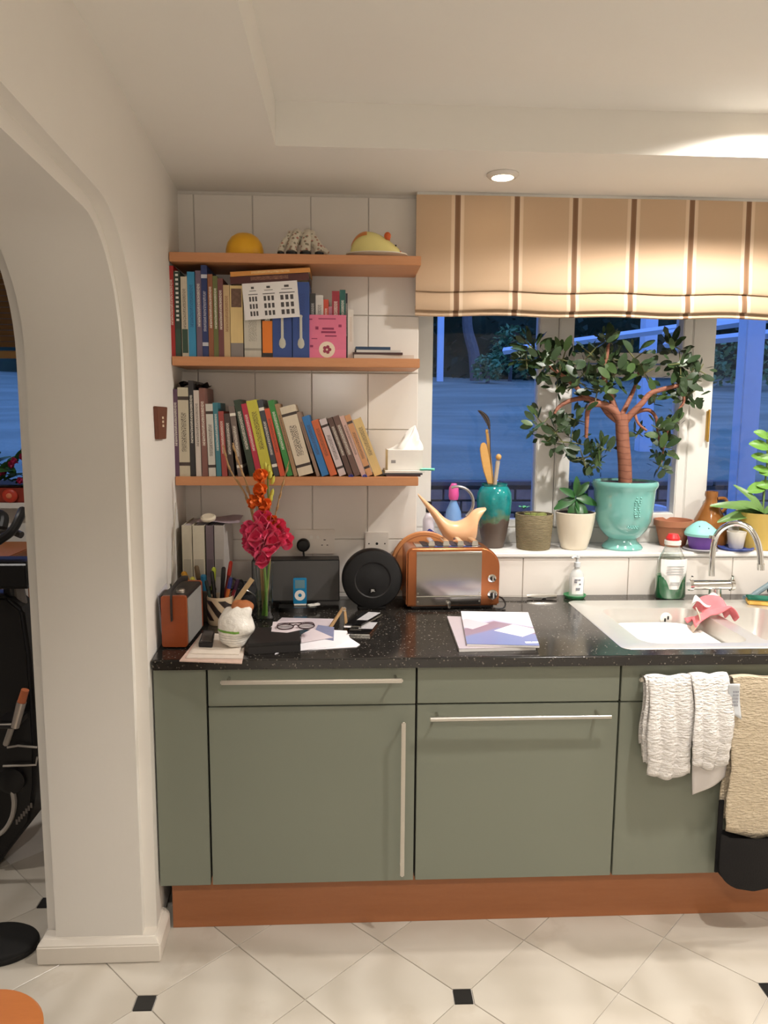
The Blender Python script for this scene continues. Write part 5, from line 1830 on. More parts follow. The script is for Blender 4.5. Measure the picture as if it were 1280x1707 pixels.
yv = .832
a = sc_(822, 900, yv)
rv = wpx(793, 851, yv) / 2
hv2 = at(822, 806, y=yv).z - ZS
t = thing('teal_vase', 'teal glazed vase with bare brown base holding wooden tools', 'vase', (a.x, yv, ZS))
G().lathe([(0, 0), (rv * .52, 0), (rv * .60, .004), (rv * .78, hv2 * .25), (rv * .95, hv2 * .55), (rv, hv2 * .74), (rv * .95, hv2 * .86), (rv * .78, hv2 * .945), (rv * .70, hv2 * .965), (rv * .74, hv2), (rv * .66, hv2), (rv * .62, hv2 * .96), (rv * .85, hv2 * .8), (rv * .5, hv2 * .1), (0, hv2 * .08)], 36).build('pot', tealmat(), t)
SPW = wood('spoon_wood', (206, 156, 84), (218, 172, 104), .5)
zi = hv2 * .1
b0_ = Vector((a.x, yv, ZS))


def L_(px, py, dy=0.0):
    return at(px, py, y=yv + dy) - b0_


t2 = thing('wooden_spatula', 'flat wooden spatula standing in the teal vase', 'spatula', b0_, group='tools in the teal vase')
q0, q1, q2 = L_(816, 806), L_(806, 765), L_(803, 737)
G().prism([(p.x, p.z) for p in (L_(812, 806), L_(805, 785), L_(801, 765), L_(799, 748), L_(801, 739), L_(806, 737), L_(810, 741), L_(813, 755), L_(817, 775), L_(820, 806))], -.012, -.006, 'y').build('blade', SPW, t2, 35, .002)
G().tube([Vector((.0, 0, zi)), q0], [.0045, .0065], 8).build('grip', SPW, t2)
t2 = thing('wooden_stick', 'slim wooden spoon handle behind the spatula in the teal vase', 'spoon', b0_, group='tools in the teal vase')
G().tube([Vector((.006, .01, zi)), L_(820, 800, .01), L_(812, 722, .01)], [.004, .0065, .006], 8).build('handle', SPW, t2)
G().sphere(L_(811.5, 719, .01), .008, 10, 8, (.8, .5, 1.2)).build('tip', SPW, t2)
t2 = thing('feather', 'dark curled feather standing highest in the teal vase', 'feather', b0_, group='tools in the teal vase')
fp = spline([Vector((.01, .0, zi)), L_(820, 800), L_(817, 750), L_(816, 715), L_(810, 695), L_(799, 684)], 5)
G().tube(fp, [.0018] * len(fp), 6).build('quill', mat('quill', (70, 58, 50), .6), t2)
g = G()
for i in range(len(fp) - 11, len(fp) - 1):
    p_, q_ = fp[i], fp[i + 1]
    w_ = .012 * math.sin(PI * (i - len(fp) + 12) / 12) + .002
    g.add([p_ + Vector((-w_, .001, 0)), p_ + Vector((w_ * .7, -.001, 0)), q_ + Vector((w_ * .7, -.001, 0)), q_ + Vector((-w_, .001, 0))], [(0, 1, 2, 3)])
g.build('vane', mat('feather_vane', (58, 50, 48), .8, noise=.4, nscale=150), t2, 60)
t2 = thing('bottle_brush', 'pale round-headed brush standing in the teal vase', 'brush', b0_, group='tools in the teal vase')
G().tube([Vector((.012, 0, zi)), L_(825, 806), L_(830, 768)], [.003, .0075, .0085], 10).build('bristles', mat('bristle', (196, 180, 160), .9, bump=.8, bscale=500), t2)
G().sphere(L_(831, 762), .0115, 12, 8, (1, 1, 1.1)).build('head', SPW, t2)

# brown ribbed pot
def ribmat():
    g = NT('ribbed_stoneware', .75)
    x, y, z = g.xyz()
    n = g.noise(60, 4, mapscale=(1, 1, 4))
    g.color(g.mix(n, srgb(96, 84, 60), srgb(150, 138, 104)))
    g.bump(g.math('SINE', g.math('ADD', g.math('MULTIPLY', z, 1100), g.math('MULTIPLY', n, 5))), .5, .003)
    return g.M


yp = .80
a = sc_(889, 900, yp)
r1 = wpx(858, 920, yp) / 2
h1 = at(889, 856, y=yp).z - ZS
t = thing('stoneware_pot', 'ribbed olive-brown stoneware pot with moss in it', 'plant pot', (a.x, yp, ZS))
G().lathe([(0, 0), (r1 * .84, 0), (r1 * .88, .004), (r1 * .97, h1 * .6), (r1, h1 * .97), (r1 * .98, h1), (r1 * .94, h1), (r1 * .93, h1 * .85), (0, h1 * .82)], 36).build('pot', ribmat(), t)
G().lathe([(0, h1 * .93), (r1 * .6, h1 * .945), (r1 * .93, h1 * .93)], 24).build('soil', SOIL, t)
MOSS = mat('moss', (110, 116, 60), .9, noise=.3, nscale=80, bump=.8)
for n_, (dx, dy, s_) in enumerate(((.02, -.02, 1), (.036, .01, .8), (.0, .0, .9), (-.02, .03, .6))):
    G().sphere((dx, dy, h1 * .95), .018 * s_, 10, 6, (1.2, 1, .7)).build('moss_clump', MOSS, t)
LEAFG = mat('leaf_green', (78, 128, 74), .45, noise=.25, nscale=20)
g = G()
for q in range(5):
    an = q * 1.25
    g.grid(3, 4, lambda u, v: (-.032 + .028 * v * math.cos(an) + (u - .5) * .014 * math.sin(PI * v * .9 + .1) * math.sin(an), .04 + .028 * v * math.sin(an) - (u - .5) * .014 * math.sin(PI * v * .9 + .1) * math.cos(an), h1 + .012 + .012 * math.sin(v * 2)))
g.build('rosette', mat('succulent', (90, 170, 120), .5), t, 60)

# leaf meshes
def leaf_mesh(nm, ln, wd, m_, fold=.25, thick=.0, droop=.3, nu=2, nv=5):
    def fn(u, v):
        w_ = wd * (math.sin(PI * min(1, v * .90 + .06)) ** .7)
        return ((u - .5) * w_, ln * v, abs(u - .5) * 2 * wd * fold * (1 - v * .5) - droop * ln * v * v)
    g = G().grid(nu, nv, fn)
    if thick:
        g2 = G().grid(nu, nv, lambda u, v: (fn(u, v)[0] * .98, fn(u, v)[1], fn(u, v)[2] - thick * math.sin(PI * min(1, v * .93 + .04)) * (1 - abs(u - .5) * 1.7)))
        g.add(g2.v, g2.f)
    me = g.mesh(nm, 70)
    me.materials.append(m_)
    return me


# cream pot with small plant
yc = .795
a = sc_(957, 900, yc)
r1 = wpx(924, 989, yc) / 2
h1 = at(957, 853, y=yc).z - ZS
t = thing('cream_pot_plant', 'cream ceramic pot with a dark leafy young plant', 'plant', (a.x, yc, ZS))
pot_c = G().lathe([(0, 0), (r1 * .58, 0), (r1 * .64, .004), (r1 * .82, h1 * .35), (r1 * .95, h1 * .75), (r1, h1 * .99), (r1 * .98, h1), (r1 * .95, h1), (r1 * .93, h1 * .9), (0, h1 * .88)], 36).build('pot', mat('cream_ceramic', (222, 212, 192), .3, noise=.02), t)
G().tube([(-.030, -.0475, .055), (-.012, -.0555, .050), (.012, -.0555, .046)], .0006, 4).build('hairline_crack', mat('crack', (110, 100, 84), .8), pot_c)
G().lathe([(0, h1 * .985), (r1 * .945, h1 * .972)], 24).build('soil', SOIL, t)
G().tube(spline([(0, 0, h1 * .9), (-.006, 0, h1 + .03), (-.004, 0, h1 + .065)]), [.004] * 8 + [.002] * 5, 6).build('stem', STEM, t)
LEAFDK = mat('dark_leaf', (44, 92, 44), .35, noise=.3, nscale=25)
lm = leaf_mesh('leaf', .075, .034, LEAFDK, .15, 0, .45)
def leaf_at(parent, me, p_, dv_, nv_, s_):
    dv_ = Vector(dv_).normalized()
    nv_ = Vector(nv_)
    nv_ = (nv_ - dv_ * nv_.dot(dv_)).normalized()
    inst(me, 'leaf', parent, p_, Matrix((dv_.cross(nv_), dv_, nv_)).transposed().to_euler(), (s_, s_, s_))


for (x_, z_, dx, dy, dz, s_) in ((-.004, .05, -1, -.4, -.25, 1.1), (-.004, .06, -.7, -.5, .5, .9), (0, .055, .9, -.4, -.1, 1.1), (0, .065, .6, -.3, .7, .9), (-.002, .045, -.35, -.6, -.8, 1.1), (.002, .045, .45, -.7, -.7, 1.15), (0, .065, 0, -.4, 1, .9), (.0, .05, 1, .2, .35, .9), (-.004, .04, -1, .1, .1, .8), (.004, .035, .1, -.8, -.5, .9)):
    leaf_at(t, lm, (x_, 0, h1 + z_), (dx, dy, dz), (dx * .3, -1, .5), s_)

# turquoise urn with jade tree
yu = .80
a = sc_(1037, 900, yu)
ru = wpx(984, 1090, yu, 800) / 2
hu = at(1037, 801, y=yu).z - ZS
t = thing('jade_plant', 'large jade tree with thick brown trunk in a turquoise urn', 'plant', (a.x, yu, ZS))
TURQ = mat('turquoise_glaze', (122, 184, 176), .12, noise=.1, nscale=14, coat=.4)
urn = G().lathe([(0, 0), (ru * .60, 0), (ru * .62, .006), (ru * .57, hu * .06), (ru * .44, hu * .115), (ru * .42, hu * .155), (ru * .56, hu * .205), (ru * .72, hu * .30), (ru * .83, hu * .42), (ru * .88, hu * .58), (ru * .91, hu * .76), (ru * .93, hu * .88), (ru * .99, hu * .925), (ru, hu * .965), (ru * .97, hu), (ru * .90, hu), (ru * .875, hu * .92), (0, hu * .90)], 44).build('urn', TURQ, t)
g = G()
for q in range(26):
    zz_ = hu * (.52 + .30 * (q % 9) / 9)
    an = -PI / 2 + .10 + .07 * math.sin(q * 2.3) * 1.4
    rr_ = ru * (.87 + .05 * (zz_ / hu - .52) / .3)
    g.sphere((rr_ * math.cos(an), rr_ * math.sin(an), zz_), .0045, 6, 4)
for q in range(14):
    an = -PI / 2 - .2 + q * .03
    g.sphere((ru * .80 * math.cos(an), ru * .80 * math.sin(an), hu * .36 + .004 * math.sin(q * 2)), .0035, 6, 4)
g.build('relief_ornament', TURQ, urn, 60)
G().lathe([(0, hu * .975), (ru * .5, hu * .98), (ru * .87, hu * .965)], 30).build('soil', SOIL, t)
B0 = Vector((a.x, yu, ZS))


def jade_bark():
    g = NT('jade_bark', .7)
    x, y, z = g.xyz()
    n = g.noise(40, 4)
    ring = g.math('GREATER_THAN', g.math('SINE', g.math('ADD', g.math('MULTIPLY', z, 250), g.math('MULTIPLY', g.noise(9, 2), 14))), .88)
    c = g.mix(n, srgb(132, 82, 64), srgb(168, 112, 88))
    g.color(g.mix(g.math('MULTIPLY', ring, .5), c, srgb(100, 56, 44)))
    g.bump(n, .4, .004)
    return g.M


JB = jade_bark()


def jp(px, py, dy=0.0):
    return at(px, py, y=yu + dy) - B0


def branch(pts_, r0, r1_, nm='branch'):
    sp_ = spline([jp(*q) for q in pts_], 5)
    n_ = len(sp_)
    return G().tube(sp_, [r0 + (r1_ - r0) * i / (n_ - 1) for i in range(n_)], 18).build(nm, JB, t, 80)


branch([(1042, 806, 0), (1041, 770, 0), (1038, 735, 0), (1036, 700, 0), (1036, 690, 0)], .0265, .024, 'trunk')
branch([(1036, 712, 0), (1026, 688, -.01), (1010, 676, -.01), (990, 674, -.02), (980, 684, -.03), (978, 705, -.035), (977, 730, -.03)], .017, .006)
branch([(1034, 704, 0), (1015, 690, .01), (1000, 672, .02), (975, 664, .02), (950, 668, .02), (932, 678, .01), (924, 690, 0)], .014, .006)
branch([(1030, 700, 0), (1024, 680, .0), (1014, 650, .01), (1006, 625, .01), (1012, 590, 0), (1015, 560, 0)], .015, .005)
branch([(1040, 706, 0), (1052, 690, -.01), (1070, 672, -.02), (1084, 656, -.02), (1108, 648, -.03), (1136, 640, -.03), (1150, 625, -.03)], .014, .006)
branch([(1042, 700, 0), (1064, 686, .02), (1082, 684, .03), (1093, 696, .03), (1096, 716, .03), (1100, 740, .03)], .009, .005)
branch([(1034, 696, 0), (1048, 668, .04), (1060, 640, .05), (1066, 615, .05)], .011, .005)
branch([(1058, 690, .0), (1064, 706, -.03), (1078, 718, -.04)], .006, .004)
branch([(985, 668, .02), (965, 650, .0), (940, 628, -.01), (910, 606, -.01), (890, 585, 0)], .010, .004)
branch([(1130, 642, -.03), (1140, 668, -.02), (1120, 700, -.01), (1108, 735, 0), (1102, 775, 0)], .006, .0035)
JL = mat('jade_leaf', (46, 66, 38), .38, noise=.3, nscale=14)
JL2 = mat('jade_leaf_light', (70, 94, 52), .38, noise=.3, nscale=14)
jl = [leaf_mesh('leaf', .054, .028, m_, .05, .006, dr, 2, 5) for m_, dr in ((JL, .10), (JL, .2), (JL2, .15))]
cl = [(885, 578, 26, 17), (878, 600, 20, 9), (908, 605, 30, 17), (938, 600, 28, 16), (930, 628, 26, 13), (962, 634, 30, 17), (984, 590, 24, 11), (1014, 566, 14, 9), (1010, 600, 26, 13), (1022, 626, 32, 18), (996, 650, 28, 13), (1058, 598, 30, 15), (1074, 622, 22, 9), (1122, 576, 18, 9), (1134, 606, 24, 13), (1150, 632, 24, 13), (1166, 618, 16, 7), (1146, 660, 22, 11), (904, 706, 26, 14), (926, 722, 28, 15), (952, 738, 26, 12), (972, 764, 26, 13), (992, 770, 20, 9), (1004, 748, 18, 7), (1100, 716, 20, 10), (1106, 745, 18, 11), (1100, 776, 16, 9), (1122, 700, 14, 6), (1064, 722, 12, 4), (1090, 660, 16, 5), (960, 700, 18, 6)]
rj = random.Random(5)
nl = 0
for (px, py, r_, n_) in cl:
    for _ in range(int(n_ * .87)):
        if nl >= 298:
            break
        a_, q_ = rj.uniform(0, 2 * PI), math.sqrt(rj.random())
        x_, y_ = px + r_ * q_ * math.cos(a_), py + r_ * q_ * math.sin(a_)
        dy_ = rj.uniform(-.07, .07) if px < 1080 else rj.uniform(-.06, .05)
        p_ = jp(x_, y_, dy_)
        s_ = rj.uniform(.7, 1.15)
        dv_ = Vector((math.cos(a_) + rj.uniform(-.6, .6), rj.uniform(-.7, .3), -math.sin(a_) * .8 + .35 + rj.uniform(-.5, .5))).normalized()
        nv_ = Vector((rj.uniform(-.8, .8), -1.0 + rj.uniform(-.3, .9), rj.uniform(-.2, 1.0)))
        nv_ = (nv_ - dv_ * nv_.dot(dv_)).normalized()
        xv_ = dv_.cross(nv_)
        eu_ = Matrix((xv_, dv_, nv_)).transposed().to_euler()
        inst(rj.choice(jl), 'leaf', t, p_ - dv_ * .02, eu_, (s_, s_, s_))
        nl += 1
# the remaining small leaves, joined
g = G()
for (px, py, r_, n_) in cl:
    for _ in range(n_):
        a_, q_ = rj.uniform(0, 2 * PI), math.sqrt(rj.random()) * 1.05
        p_ = jp(px + r_ * q_ * math.cos(a_), py + r_ * q_ * math.sin(a_), rj.uniform(-.06, .07))
        s_ = rj.uniform(.55, .9)
        dv_ = Vector((math.cos(a_) + rj.uniform(-.7, .7), rj.uniform(-.7, .5), -math.sin(a_) * .8 + .3 + rj.uniform(-.6, .6))).normalized()
        nv_ = Vector((rj.uniform(-1, 1), -.7 + rj.uniform(-.5, .9), rj.uniform(-.3, 1.0)))
        nv_ = (nv_ - dv_ * nv_.dot(dv_)).normalized()
        Mx = Matrix((dv_.cross(nv_), dv_, nv_)).transposed()
        lv_ = [(0, 0, 0), (.010, .018, 0), (.012, .036, 0), (0, .052, -.003), (-.012, .036, 0), (-.010, .018, 0)]
        g.add([p_ + Mx @ (Vector(v) * s_) for v in lv_], [(0, 1, 2, 3, 4, 5)])
o = g.build('small_leaves', JL, t, 0)
o['kind'] = 'stuff'
# twigs inside the clusters
g = G()
for (px, py, r_, n_) in cl:
    for q in range(4):
        a_ = q * 1.6 + px
        g.tube([jp(px, py, 0), jp(px + r_ * .8 * math.cos(a_), py + r_ * .8 * math.sin(a_), rj.uniform(-.04, .04))], [.003, .002], 5)
o = g.build('twigs', mat('green_twig', (110, 112, 70), .6), t)
o['kind'] = 'stuff'

# terracotta pot
yt = .855
a = sc_(1121, 900, yt)
r1 = wpx(1090, 1152, yt) / 2
h1 = at(1121, 866, y=yt).z - ZS
t = thing('terracotta_pot', 'small empty terracotta pot behind the red-capped bottle', 'plant pot', (a.x, yt, ZS))
TER = mat('terracotta', (172, 112, 82), .85, noise=.12, nscale=25)
G().lathe([(0, 0), (r1 * .60, 0), (r1 * .64, .003), (r1 * .9, h1 * .78), (r1 * .9, h1 * .78)], 32).build('pot', TER, t)
G().lathe([(r1 * .9, h1 * .76), (r1 * .98, h1 * .78), (r1, h1), (r1 * .92, h1), (r1 * .84, h1 * .7), (r1 * .5, h1 * .1), (0, h1 * .08)], 32).build('rim', TER, t)
# purple pot with mint cupcake lid
yq = .757
a = sc_(1167, 912, yq)
hq = at(1167, 893, y=yq).z - ZS
t = thing('cupcake_pot', 'purple cupcake-shaped pot with mint icing lid', 'pot', (a.x, yq, ZS))
r1 = wpx(1141, 1193, yq) / 2
G().lathe([(0, 0), (r1 * .95, 0), (r1 * 1.05, .006), (r1 * .98, .010), (r1 * .8, .006), (0, .005)], 28).build('saucer', mat('grey_saucer', (150, 146, 150), .4), t)
G().lathe([(0, .0065), (r1 * .62, .0065), (r1 * .68, .012), (r1 * .82, hq), (0, hq)], 28).build('cup', mat('purple_silicone', (116, 76, 166), .5), t)
hl = at(1167, 868, y=yq).z - ZS - hq
G().lathe([(0, hq), (r1 * .96, hq + .001), (r1 * 1.0, hq + hl * .18), (r1 * .88, hq + hl * .45), (r1 * .55, hq + hl * .75), (r1 * .25, hq + hl * .95), (0, hq + hl)], 28).build('icing_lid', mat('mint_silicone', (150, 214, 206), .5), t)
for n_, (an, rr_, zz_) in enumerate(((-1.4, .72, .58), (-2.2, .60, .68))):
    G().sphere((r1 * rr_ * math.cos(an), r1 * rr_ * math.sin(an), hq + hl * zz_), .0032, 8, 6).build('dot', mat('dot_dark', (50, 70, 80), .5), t)
# brown bottle jug
yj = .878
a = sc_(1183, 870, yj)
hj = at(1183, 819, y=yj).z - ZS
rj_ = wpx(1150, 1208, yj) / 2
t = thing('stoneware_jug', 'glossy amber-brown stoneware jug with loop handle', 'jug', (a.x, yj, ZS))
AMB = mat('amber_glaze', (150, 96, 48), .12, noise=.12, nscale=18, coat=.4)
G().lathe([(0, 0), (rj_ * .9, 0), (rj_ * .98, .01), (rj_, hj * .25), (rj_ * .86, hj * .45), (rj_ * .50, hj * .70), (rj_ * .34, hj * .80), (rj_ * .30, hj * .88), (rj_ * .36, hj * .93), (rj_ * .34, hj), (rj_ * .24, hj), (rj_ * .22, hj * .9), (0, hj * .88)], 32).build('body', AMB, t)
G().tube(spline([(rj_ * .34, 0, hj * .86), (rj_ * .8, 0, hj * .86), (rj_ * .92, 0, hj * .72), (rj_ * .62, 0, hj * .60)]), .007, 8).build('loop_handle', AMB, t)
# white cup on blue saucer
yw_ = .765
a = sc_(1226, 915, yw_)
t = thing('white_cup', 'small plain white cup on a blue saucer behind the tap', 'cup', (a.x, yw_, ZS))
hw_ = at(1226, 886, y=yw_).z - ZS
r1 = wpx(1211, 1241, yw_) / 2
G().lathe([(0, 0), (r1 * 1.6, 0), (r1 * 1.85, .009), (r1 * 1.8, .011), (r1 * 1.5, .004), (0, .004)], 28).build('saucer', mat('blue_saucer', (60, 80, 150), .3), t)
G().lathe([(0, .005), (r1 * .66, .005), (r1 * .74, .009), (r1, hw_), (r1 * .92, hw_), (r1 * .66, .014), (0, .013)], 28).build('cup', mat('white_glaze', (226, 220, 208), .35), t)
# yellow pot with strap leaves
yy = .80
a = sc_(1268, 900, yy)
t = thing('orchid_plant', 'yellow glazed pot with arching strap leaves and tall leafy stems', 'plant', (a.x, yy, ZS))
r1 = wpx(1228, 1308, yy) / 2
h1 = at(1268, 853, y=yy).z - ZS
G().lathe([(0, 0), (r1 * .72, 0), (r1 * .76, .004), (r1 * .92, h1 * .8), (r1, h1), (r1 * .93, h1 * 1.0), (r1 * .85, h1 * .85), (0, h1 * .82)], 36).build('pot', mat('ochre_glaze', (206, 176, 92), .2, noise=.08), t)
G().lathe([(0, h1 * .95), (r1 * .92, h1 * .94)], 24).build('soil', SOIL, t)
OL = mat('orchid_leaf', (112, 148, 82), .35, noise=.2, nscale=12)
lo = leaf_mesh('leaf', .16, .046, OL, .22, 0, .55, 4, 8)
for (dx, dy, dz, s_) in ((-1, -.15, .55, 1.05), (-.8, -.35, .15, 1.0), (-.6, -.6, .6, .9), (-.5, -.2, 1.0, .85), (.9, -.2, .5, 1.0), (.6, -.5, .8, .9)):
    leaf_at(t, lo, (.012 * dx, 0, h1 * .95), (dx, dy, dz), (-dx * .2, -.75, .8), s_)
OL2 = mat('bright_leaf', (118, 168, 70), .35, noise=.2, nscale=12)
lr = leaf_mesh('leaf', .07, .045, OL2, .15, 0, .35, 4, 6)
st = [(.0, 0, h1 * .9), (.012, .02, h1 + .1), (.02, .03, h1 + .2), (.012, .03, h1 + .30)]
G().tube(spline(st), .0035, 6).build('stem', STEM, t)
G().tube(spline([(.02, 0, h1 * .9), (.05, .02, h1 + .1), (.07, .03, h1 + .26)]), .0035, 6).build('stem', STEM, t)
for (x_, z_, an, el, s_) in ((.016, .10, 1.3, -.2, 1.1), (.018, .16, 1.9, .3, .8), (.02, .20, 1.5, .4, 1.0), (.014, .25, 1.2, .3, 1.1), (.014, .29, 1.9, .5, .9), (.012, .30, -.8, .5, .9), (.02, .19, -1.4, .3, 1.0), (.06, .2, 1.4, .2, 1.1), (.065, .25, -1.2, .3, 1.0), (.05, .1, 1.0, .1, 1.0), (.055, .15, 2.2, .1, 1.0)):
    leaf_at(t, lr, (x_, .025, h1 + z_), (-math.sin(an), -.35, el + .1), (0, -1, .7), s_)

# ------------------------------------------------------------------ sink
sk = thing('kitchen_sink', 'stainless steel double bowl inset sink under the window', 'sink', (0, 0, ZW))
ox0, ox1, oy0, oy1 = 1.222, 2.24, .040, .615
b1 = (1.300, 1.640, .085, .500)
b2 = (1.690, 1.905, .085, .500)
b3 = (1.96, 2.20, .085, .52)
zt_ = .003


def ring(outer, holes, z):
    """flat deck with rounded-rectangle holes, built by triangle fill"""
    bm = bmesh.new()
    es = []
    for loop in [outer] + holes:
        vv = [bm.verts.new((x, y, z)) for x, y in loop]
        for i in range(len(vv)):
            es.append(bm.edges.new((vv[i], vv[(i + 1) % len(vv)])))
    bmesh.ops.triangle_fill(bm, use_beauty=True, use_dissolve=False, edges=es)
    bm.verts.ensure_lookup_table()
    vs_2 = [tuple(v.co) for v in bm.verts]
    fs_2 = [tuple(v.index for v in f_.verts) for f_ in bm.faces]
    bm.verts.index_update()
    fs_2 = [tuple(v.index for v in f_.verts) for f_ in bm.faces]
    bm.free()
    return vs_2, fs_2


ro = rrect(ox0, ox1, oy0, oy1, .03, 6)
h1_ = rrect(*b1, .055, 8)
h2_ = rrect(*b2, .045, 8)
vs, fs = ring(ro, [h1_, h2_], zt_)
g = G().add(vs, fs)
n_ = len(ro)
vs = [(x, y, zt_) for x, y in ro] + [(ox0 - .004 + (x - ox0) * (ox1 - ox0 + .008) / (ox1 - ox0), oy0 - .004 + (y - oy0) * (oy1 - oy0 + .008) / (oy1 - oy0), .0005) for x, y in ro]
g.add(vs, [(i, (i + 1) % n_, n_ + (i + 1) % n_, n_ + i) for i in range(n_)])
g.build('deck', SINKST, sk, 30, weld=True)


def bowl(name, b, r_, dep, taper=.02):
    g = G()
    n2 = len(rrect(*b, r_, 8))
    loops = [(0, 0), (.002, .006), (.010, dep * .5), (taper, dep - .03), (taper + .012, dep - .008), (taper + .035, dep)]
    vs, fs = [], []
    for ins_, dp in loops:
        vs += [(x, y, zt_ - dp) for x, y in rrect(b[0] + ins_, b[1] - ins_, b[2] + ins_, b[3] - ins_, max(.01, r_ - ins_ * .5), 8)]
    for k_ in range(len(loops) - 1):
        for i in range(n2):
            j = (i + 1) % n2
            fs.append((k_ * n2 + i, k_ * n2 + j, (k_ + 1) * n2 + j, (k_ + 1) * n2 + i))
    fs.append(tuple((len(loops) - 1) * n2 + i for i in range(n2)))
    g.add(vs, fs)
    return g.build(name, SINKST, sk, 40)


bw = bowl('main_bowl', b1, .055, .145)
bowl('half_bowl', b2, .045, .12)
G().lathe([(0, 0), (.03, 0), (.034, .002), (.036, .004), (.034, .005), (0, .005)], 24, (1.47, .30, zt_ - .146)).build('drain', CHROME, bw)
o = G().lathe([(0, 0), (.022, 0), (.022, .003), (.014, .004), (0, .004)], 24, M=Matrix.Translation((1.545, .494, -.034)) @ Matrix.Rotation(PI / 2, 4, 'X')).build('overflow', WHITEPL, bw)
G().box(1.537, 1.542, .486, .489, -.044, -.032).box(1.548, 1.553, .486, .489, -.036, -.024).build('overflow_slots', BLACK, o, 0)
for q in range(5):
    G().box(1.99 + q * .045, 2.0 + q * .045, .12, .48, zt_, zt_ + .004).build('drainer_rib', SINKST, sk, 35, .0015)
# washing-up bowl
wb = thing('washing_up_bowl', 'white plastic washing-up bowl sitting in the main sink bowl', 'bowl', (1.468, .290, ZW - .143))
g = G()
loops = [(.112, .150, 0.0, .06), (.120, .158, .004, .06), (.146, .184, .094, .080), (.153, .190, .096, .082), (.151, .188, .099, .081), (.142, .180, .096, .079), (.118, .154, .008, .06), (.1, .136, .005, .06)]
vs, fs = [], []
for (hx, hy, z, r_) in loops:
    vs += [(x, y, z) for x, y in rrect(-hx, hx, -hy, hy, r_, 8)]
n2 = len(vs) // len(loops)
for k_ in range(len(loops) - 1):
    for i in range(n2):
        j = (i + 1) % n2
        fs.append((k_ * n2 + i, k_ * n2 + j, (k_ + 1) * n2 + j, (k_ + 1) * n2 + i))
fs.append(tuple((len(loops) - 1) * n2 + i for i in range(n2)))
fs.append(tuple(range(n2 - 1, -1, -1)))
g.add(vs, fs).build('basin', mat('bowl_white', (240, 238, 232), .4), wb, 40)
g = G()
vs = [(x, y, .0945) for x, y in rrect(-.1415, .1415, -.1795, .1795, .0785, 8)]
g.add(vs, [tuple(range(len(vs)))]).build('suds', mat('suds', (244, 244, 242), .6, bump=.3, bscale=120), wb, 0)

# tap
tb_ = at(1186, 1003, z=ZW + .003)
tp_ = thing('mixer_tap', 'chrome swan-neck mixer tap with crossbar body behind the sink', 'tap', (tb_.x, .568, ZW + .003))


def tl(px, py, dy=0.0):
    return at(px, py, y=.568 + dy) - Vector((tb_.x, .568, ZW + .003))


q0 = tl(1185, 975)
zc2 = q0.z
G().lathe([(0, 0), (.030, 0), (.030, .006), (.024, .012), (.022, zc2 - .012), (0, zc2 - .012)], 24).build('base', CHROME, tp_)
xl, xr = tl(1148, 972).x, tl(1222, 972).x
bd = G().tube([(xl, 0, zc2), (xl + .012, 0, zc2), (xl + .014, 0, zc2), (xr - .014, 0, zc2), (xr - .012, 0, zc2), (xr, 0, zc2)], [.021, .0225, .018, .018, .0225, .021], 20).build('crossbar', CHROME, tp_)
for x_ in (xl + .008, xr - .008):
    G().tube([(x_, -.002, zc2 + .018), (x_, -.008, zc2 + .034)], [.006, .0045], 10).build('lever_pin', CHROME, bd)
nk = [tl(1186, 960), tl(1187, 930), tl(1190, 905), tl(1197, 888, -.01), tl(1212, 876, -.03), tl(1230, 873, -.05), tl(1248, 880, -.07), tl(1260, 897, -.085), tl(1266, 918, -.095), tl(1268, 945, -.10)]
G().tube(spline(nk, 5), .0105, 14).build('spout', CHROME, tp_)
G().tube([tl(1268, 940, -.10), tl(1268, 950, -.10)], .0125, 14).build('aerator', CHROME, tp_)
G().tube([tl(1187, 898, .0), tl(1188, 893, .0)], .0125, 14).build('collar', CHROME, tp_)

# soap bottle on green dish
a = at(958, 998, z=ZW)
YS = .672
a = at(958, 990, y=YS)
t = thing('soap_dish', 'green plastic dish under the clear hand soap bottle', 'dish', (a.x, YS, ZW))
G().lathe([(0, 0), (.034, 0), (.042, .010), (.040, .012), (.032, .004), (0, .004)], 28, sy=.9).build('tray', mat('green_plastic', (74, 150, 100), .4), t)
G().lathe([(.040, .0105), (.043, .012), (.0425, .014), (.0395, .0125)], 28, sy=.9).build('lip', mat('green_plastic', (74, 150, 100), .4), t)
hh = at(958, 925, y=YS).z - ZW
t = thing('soap_bottle', 'clear pump bottle of hand soap with white label', 'bottle', (a.x + .005, YS, ZW + .0045))
SOAPC = mat('translucent_white', (226, 228, 226), .2, trans=.35, noise=0)
G().lathe([(0, 0), (.026, 0), (.028, .004), (.029, hh * .35), (.026, hh * .52), (.016, hh * .62), (.010, hh * .66), (.010, hh * .70), (0, hh * .70)], 28, sy=.75).build('bottle', SOAPC, t)
G().grid(8, 6, lambda u, v: (.0285 * math.sin((u - .5) * 1.7) * 1.01, -.0285 * .75 * math.cos((u - .5) * 1.7) * 1.03 - .0004, hh * (.08 + .40 * v))).build('label', mat('soap_label', (236, 234, 232), .6), t, 60)
g = G()
for q, (u0, u1, v0) in enumerate(((-.5, -.1, .40), (-.05, .3, .40), (-.5, -.15, .345), (.1, .35, .30), (-.3, .3, .2), (-.3, .25, .17))):
    for s_ in range(4):
        x0 = .0285 * (u0 + (u1 - u0) * s_ / 4)
        x1 = .0285 * (u0 + (u1 - u0) * (s_ + .7) / 4)
        g.box(x0, x1, -.0235, -.0200, hh * v0, hh * (v0 + .035))
g.build('label_print', mat('soap_print', (130, 132, 142), .6), t, 0)
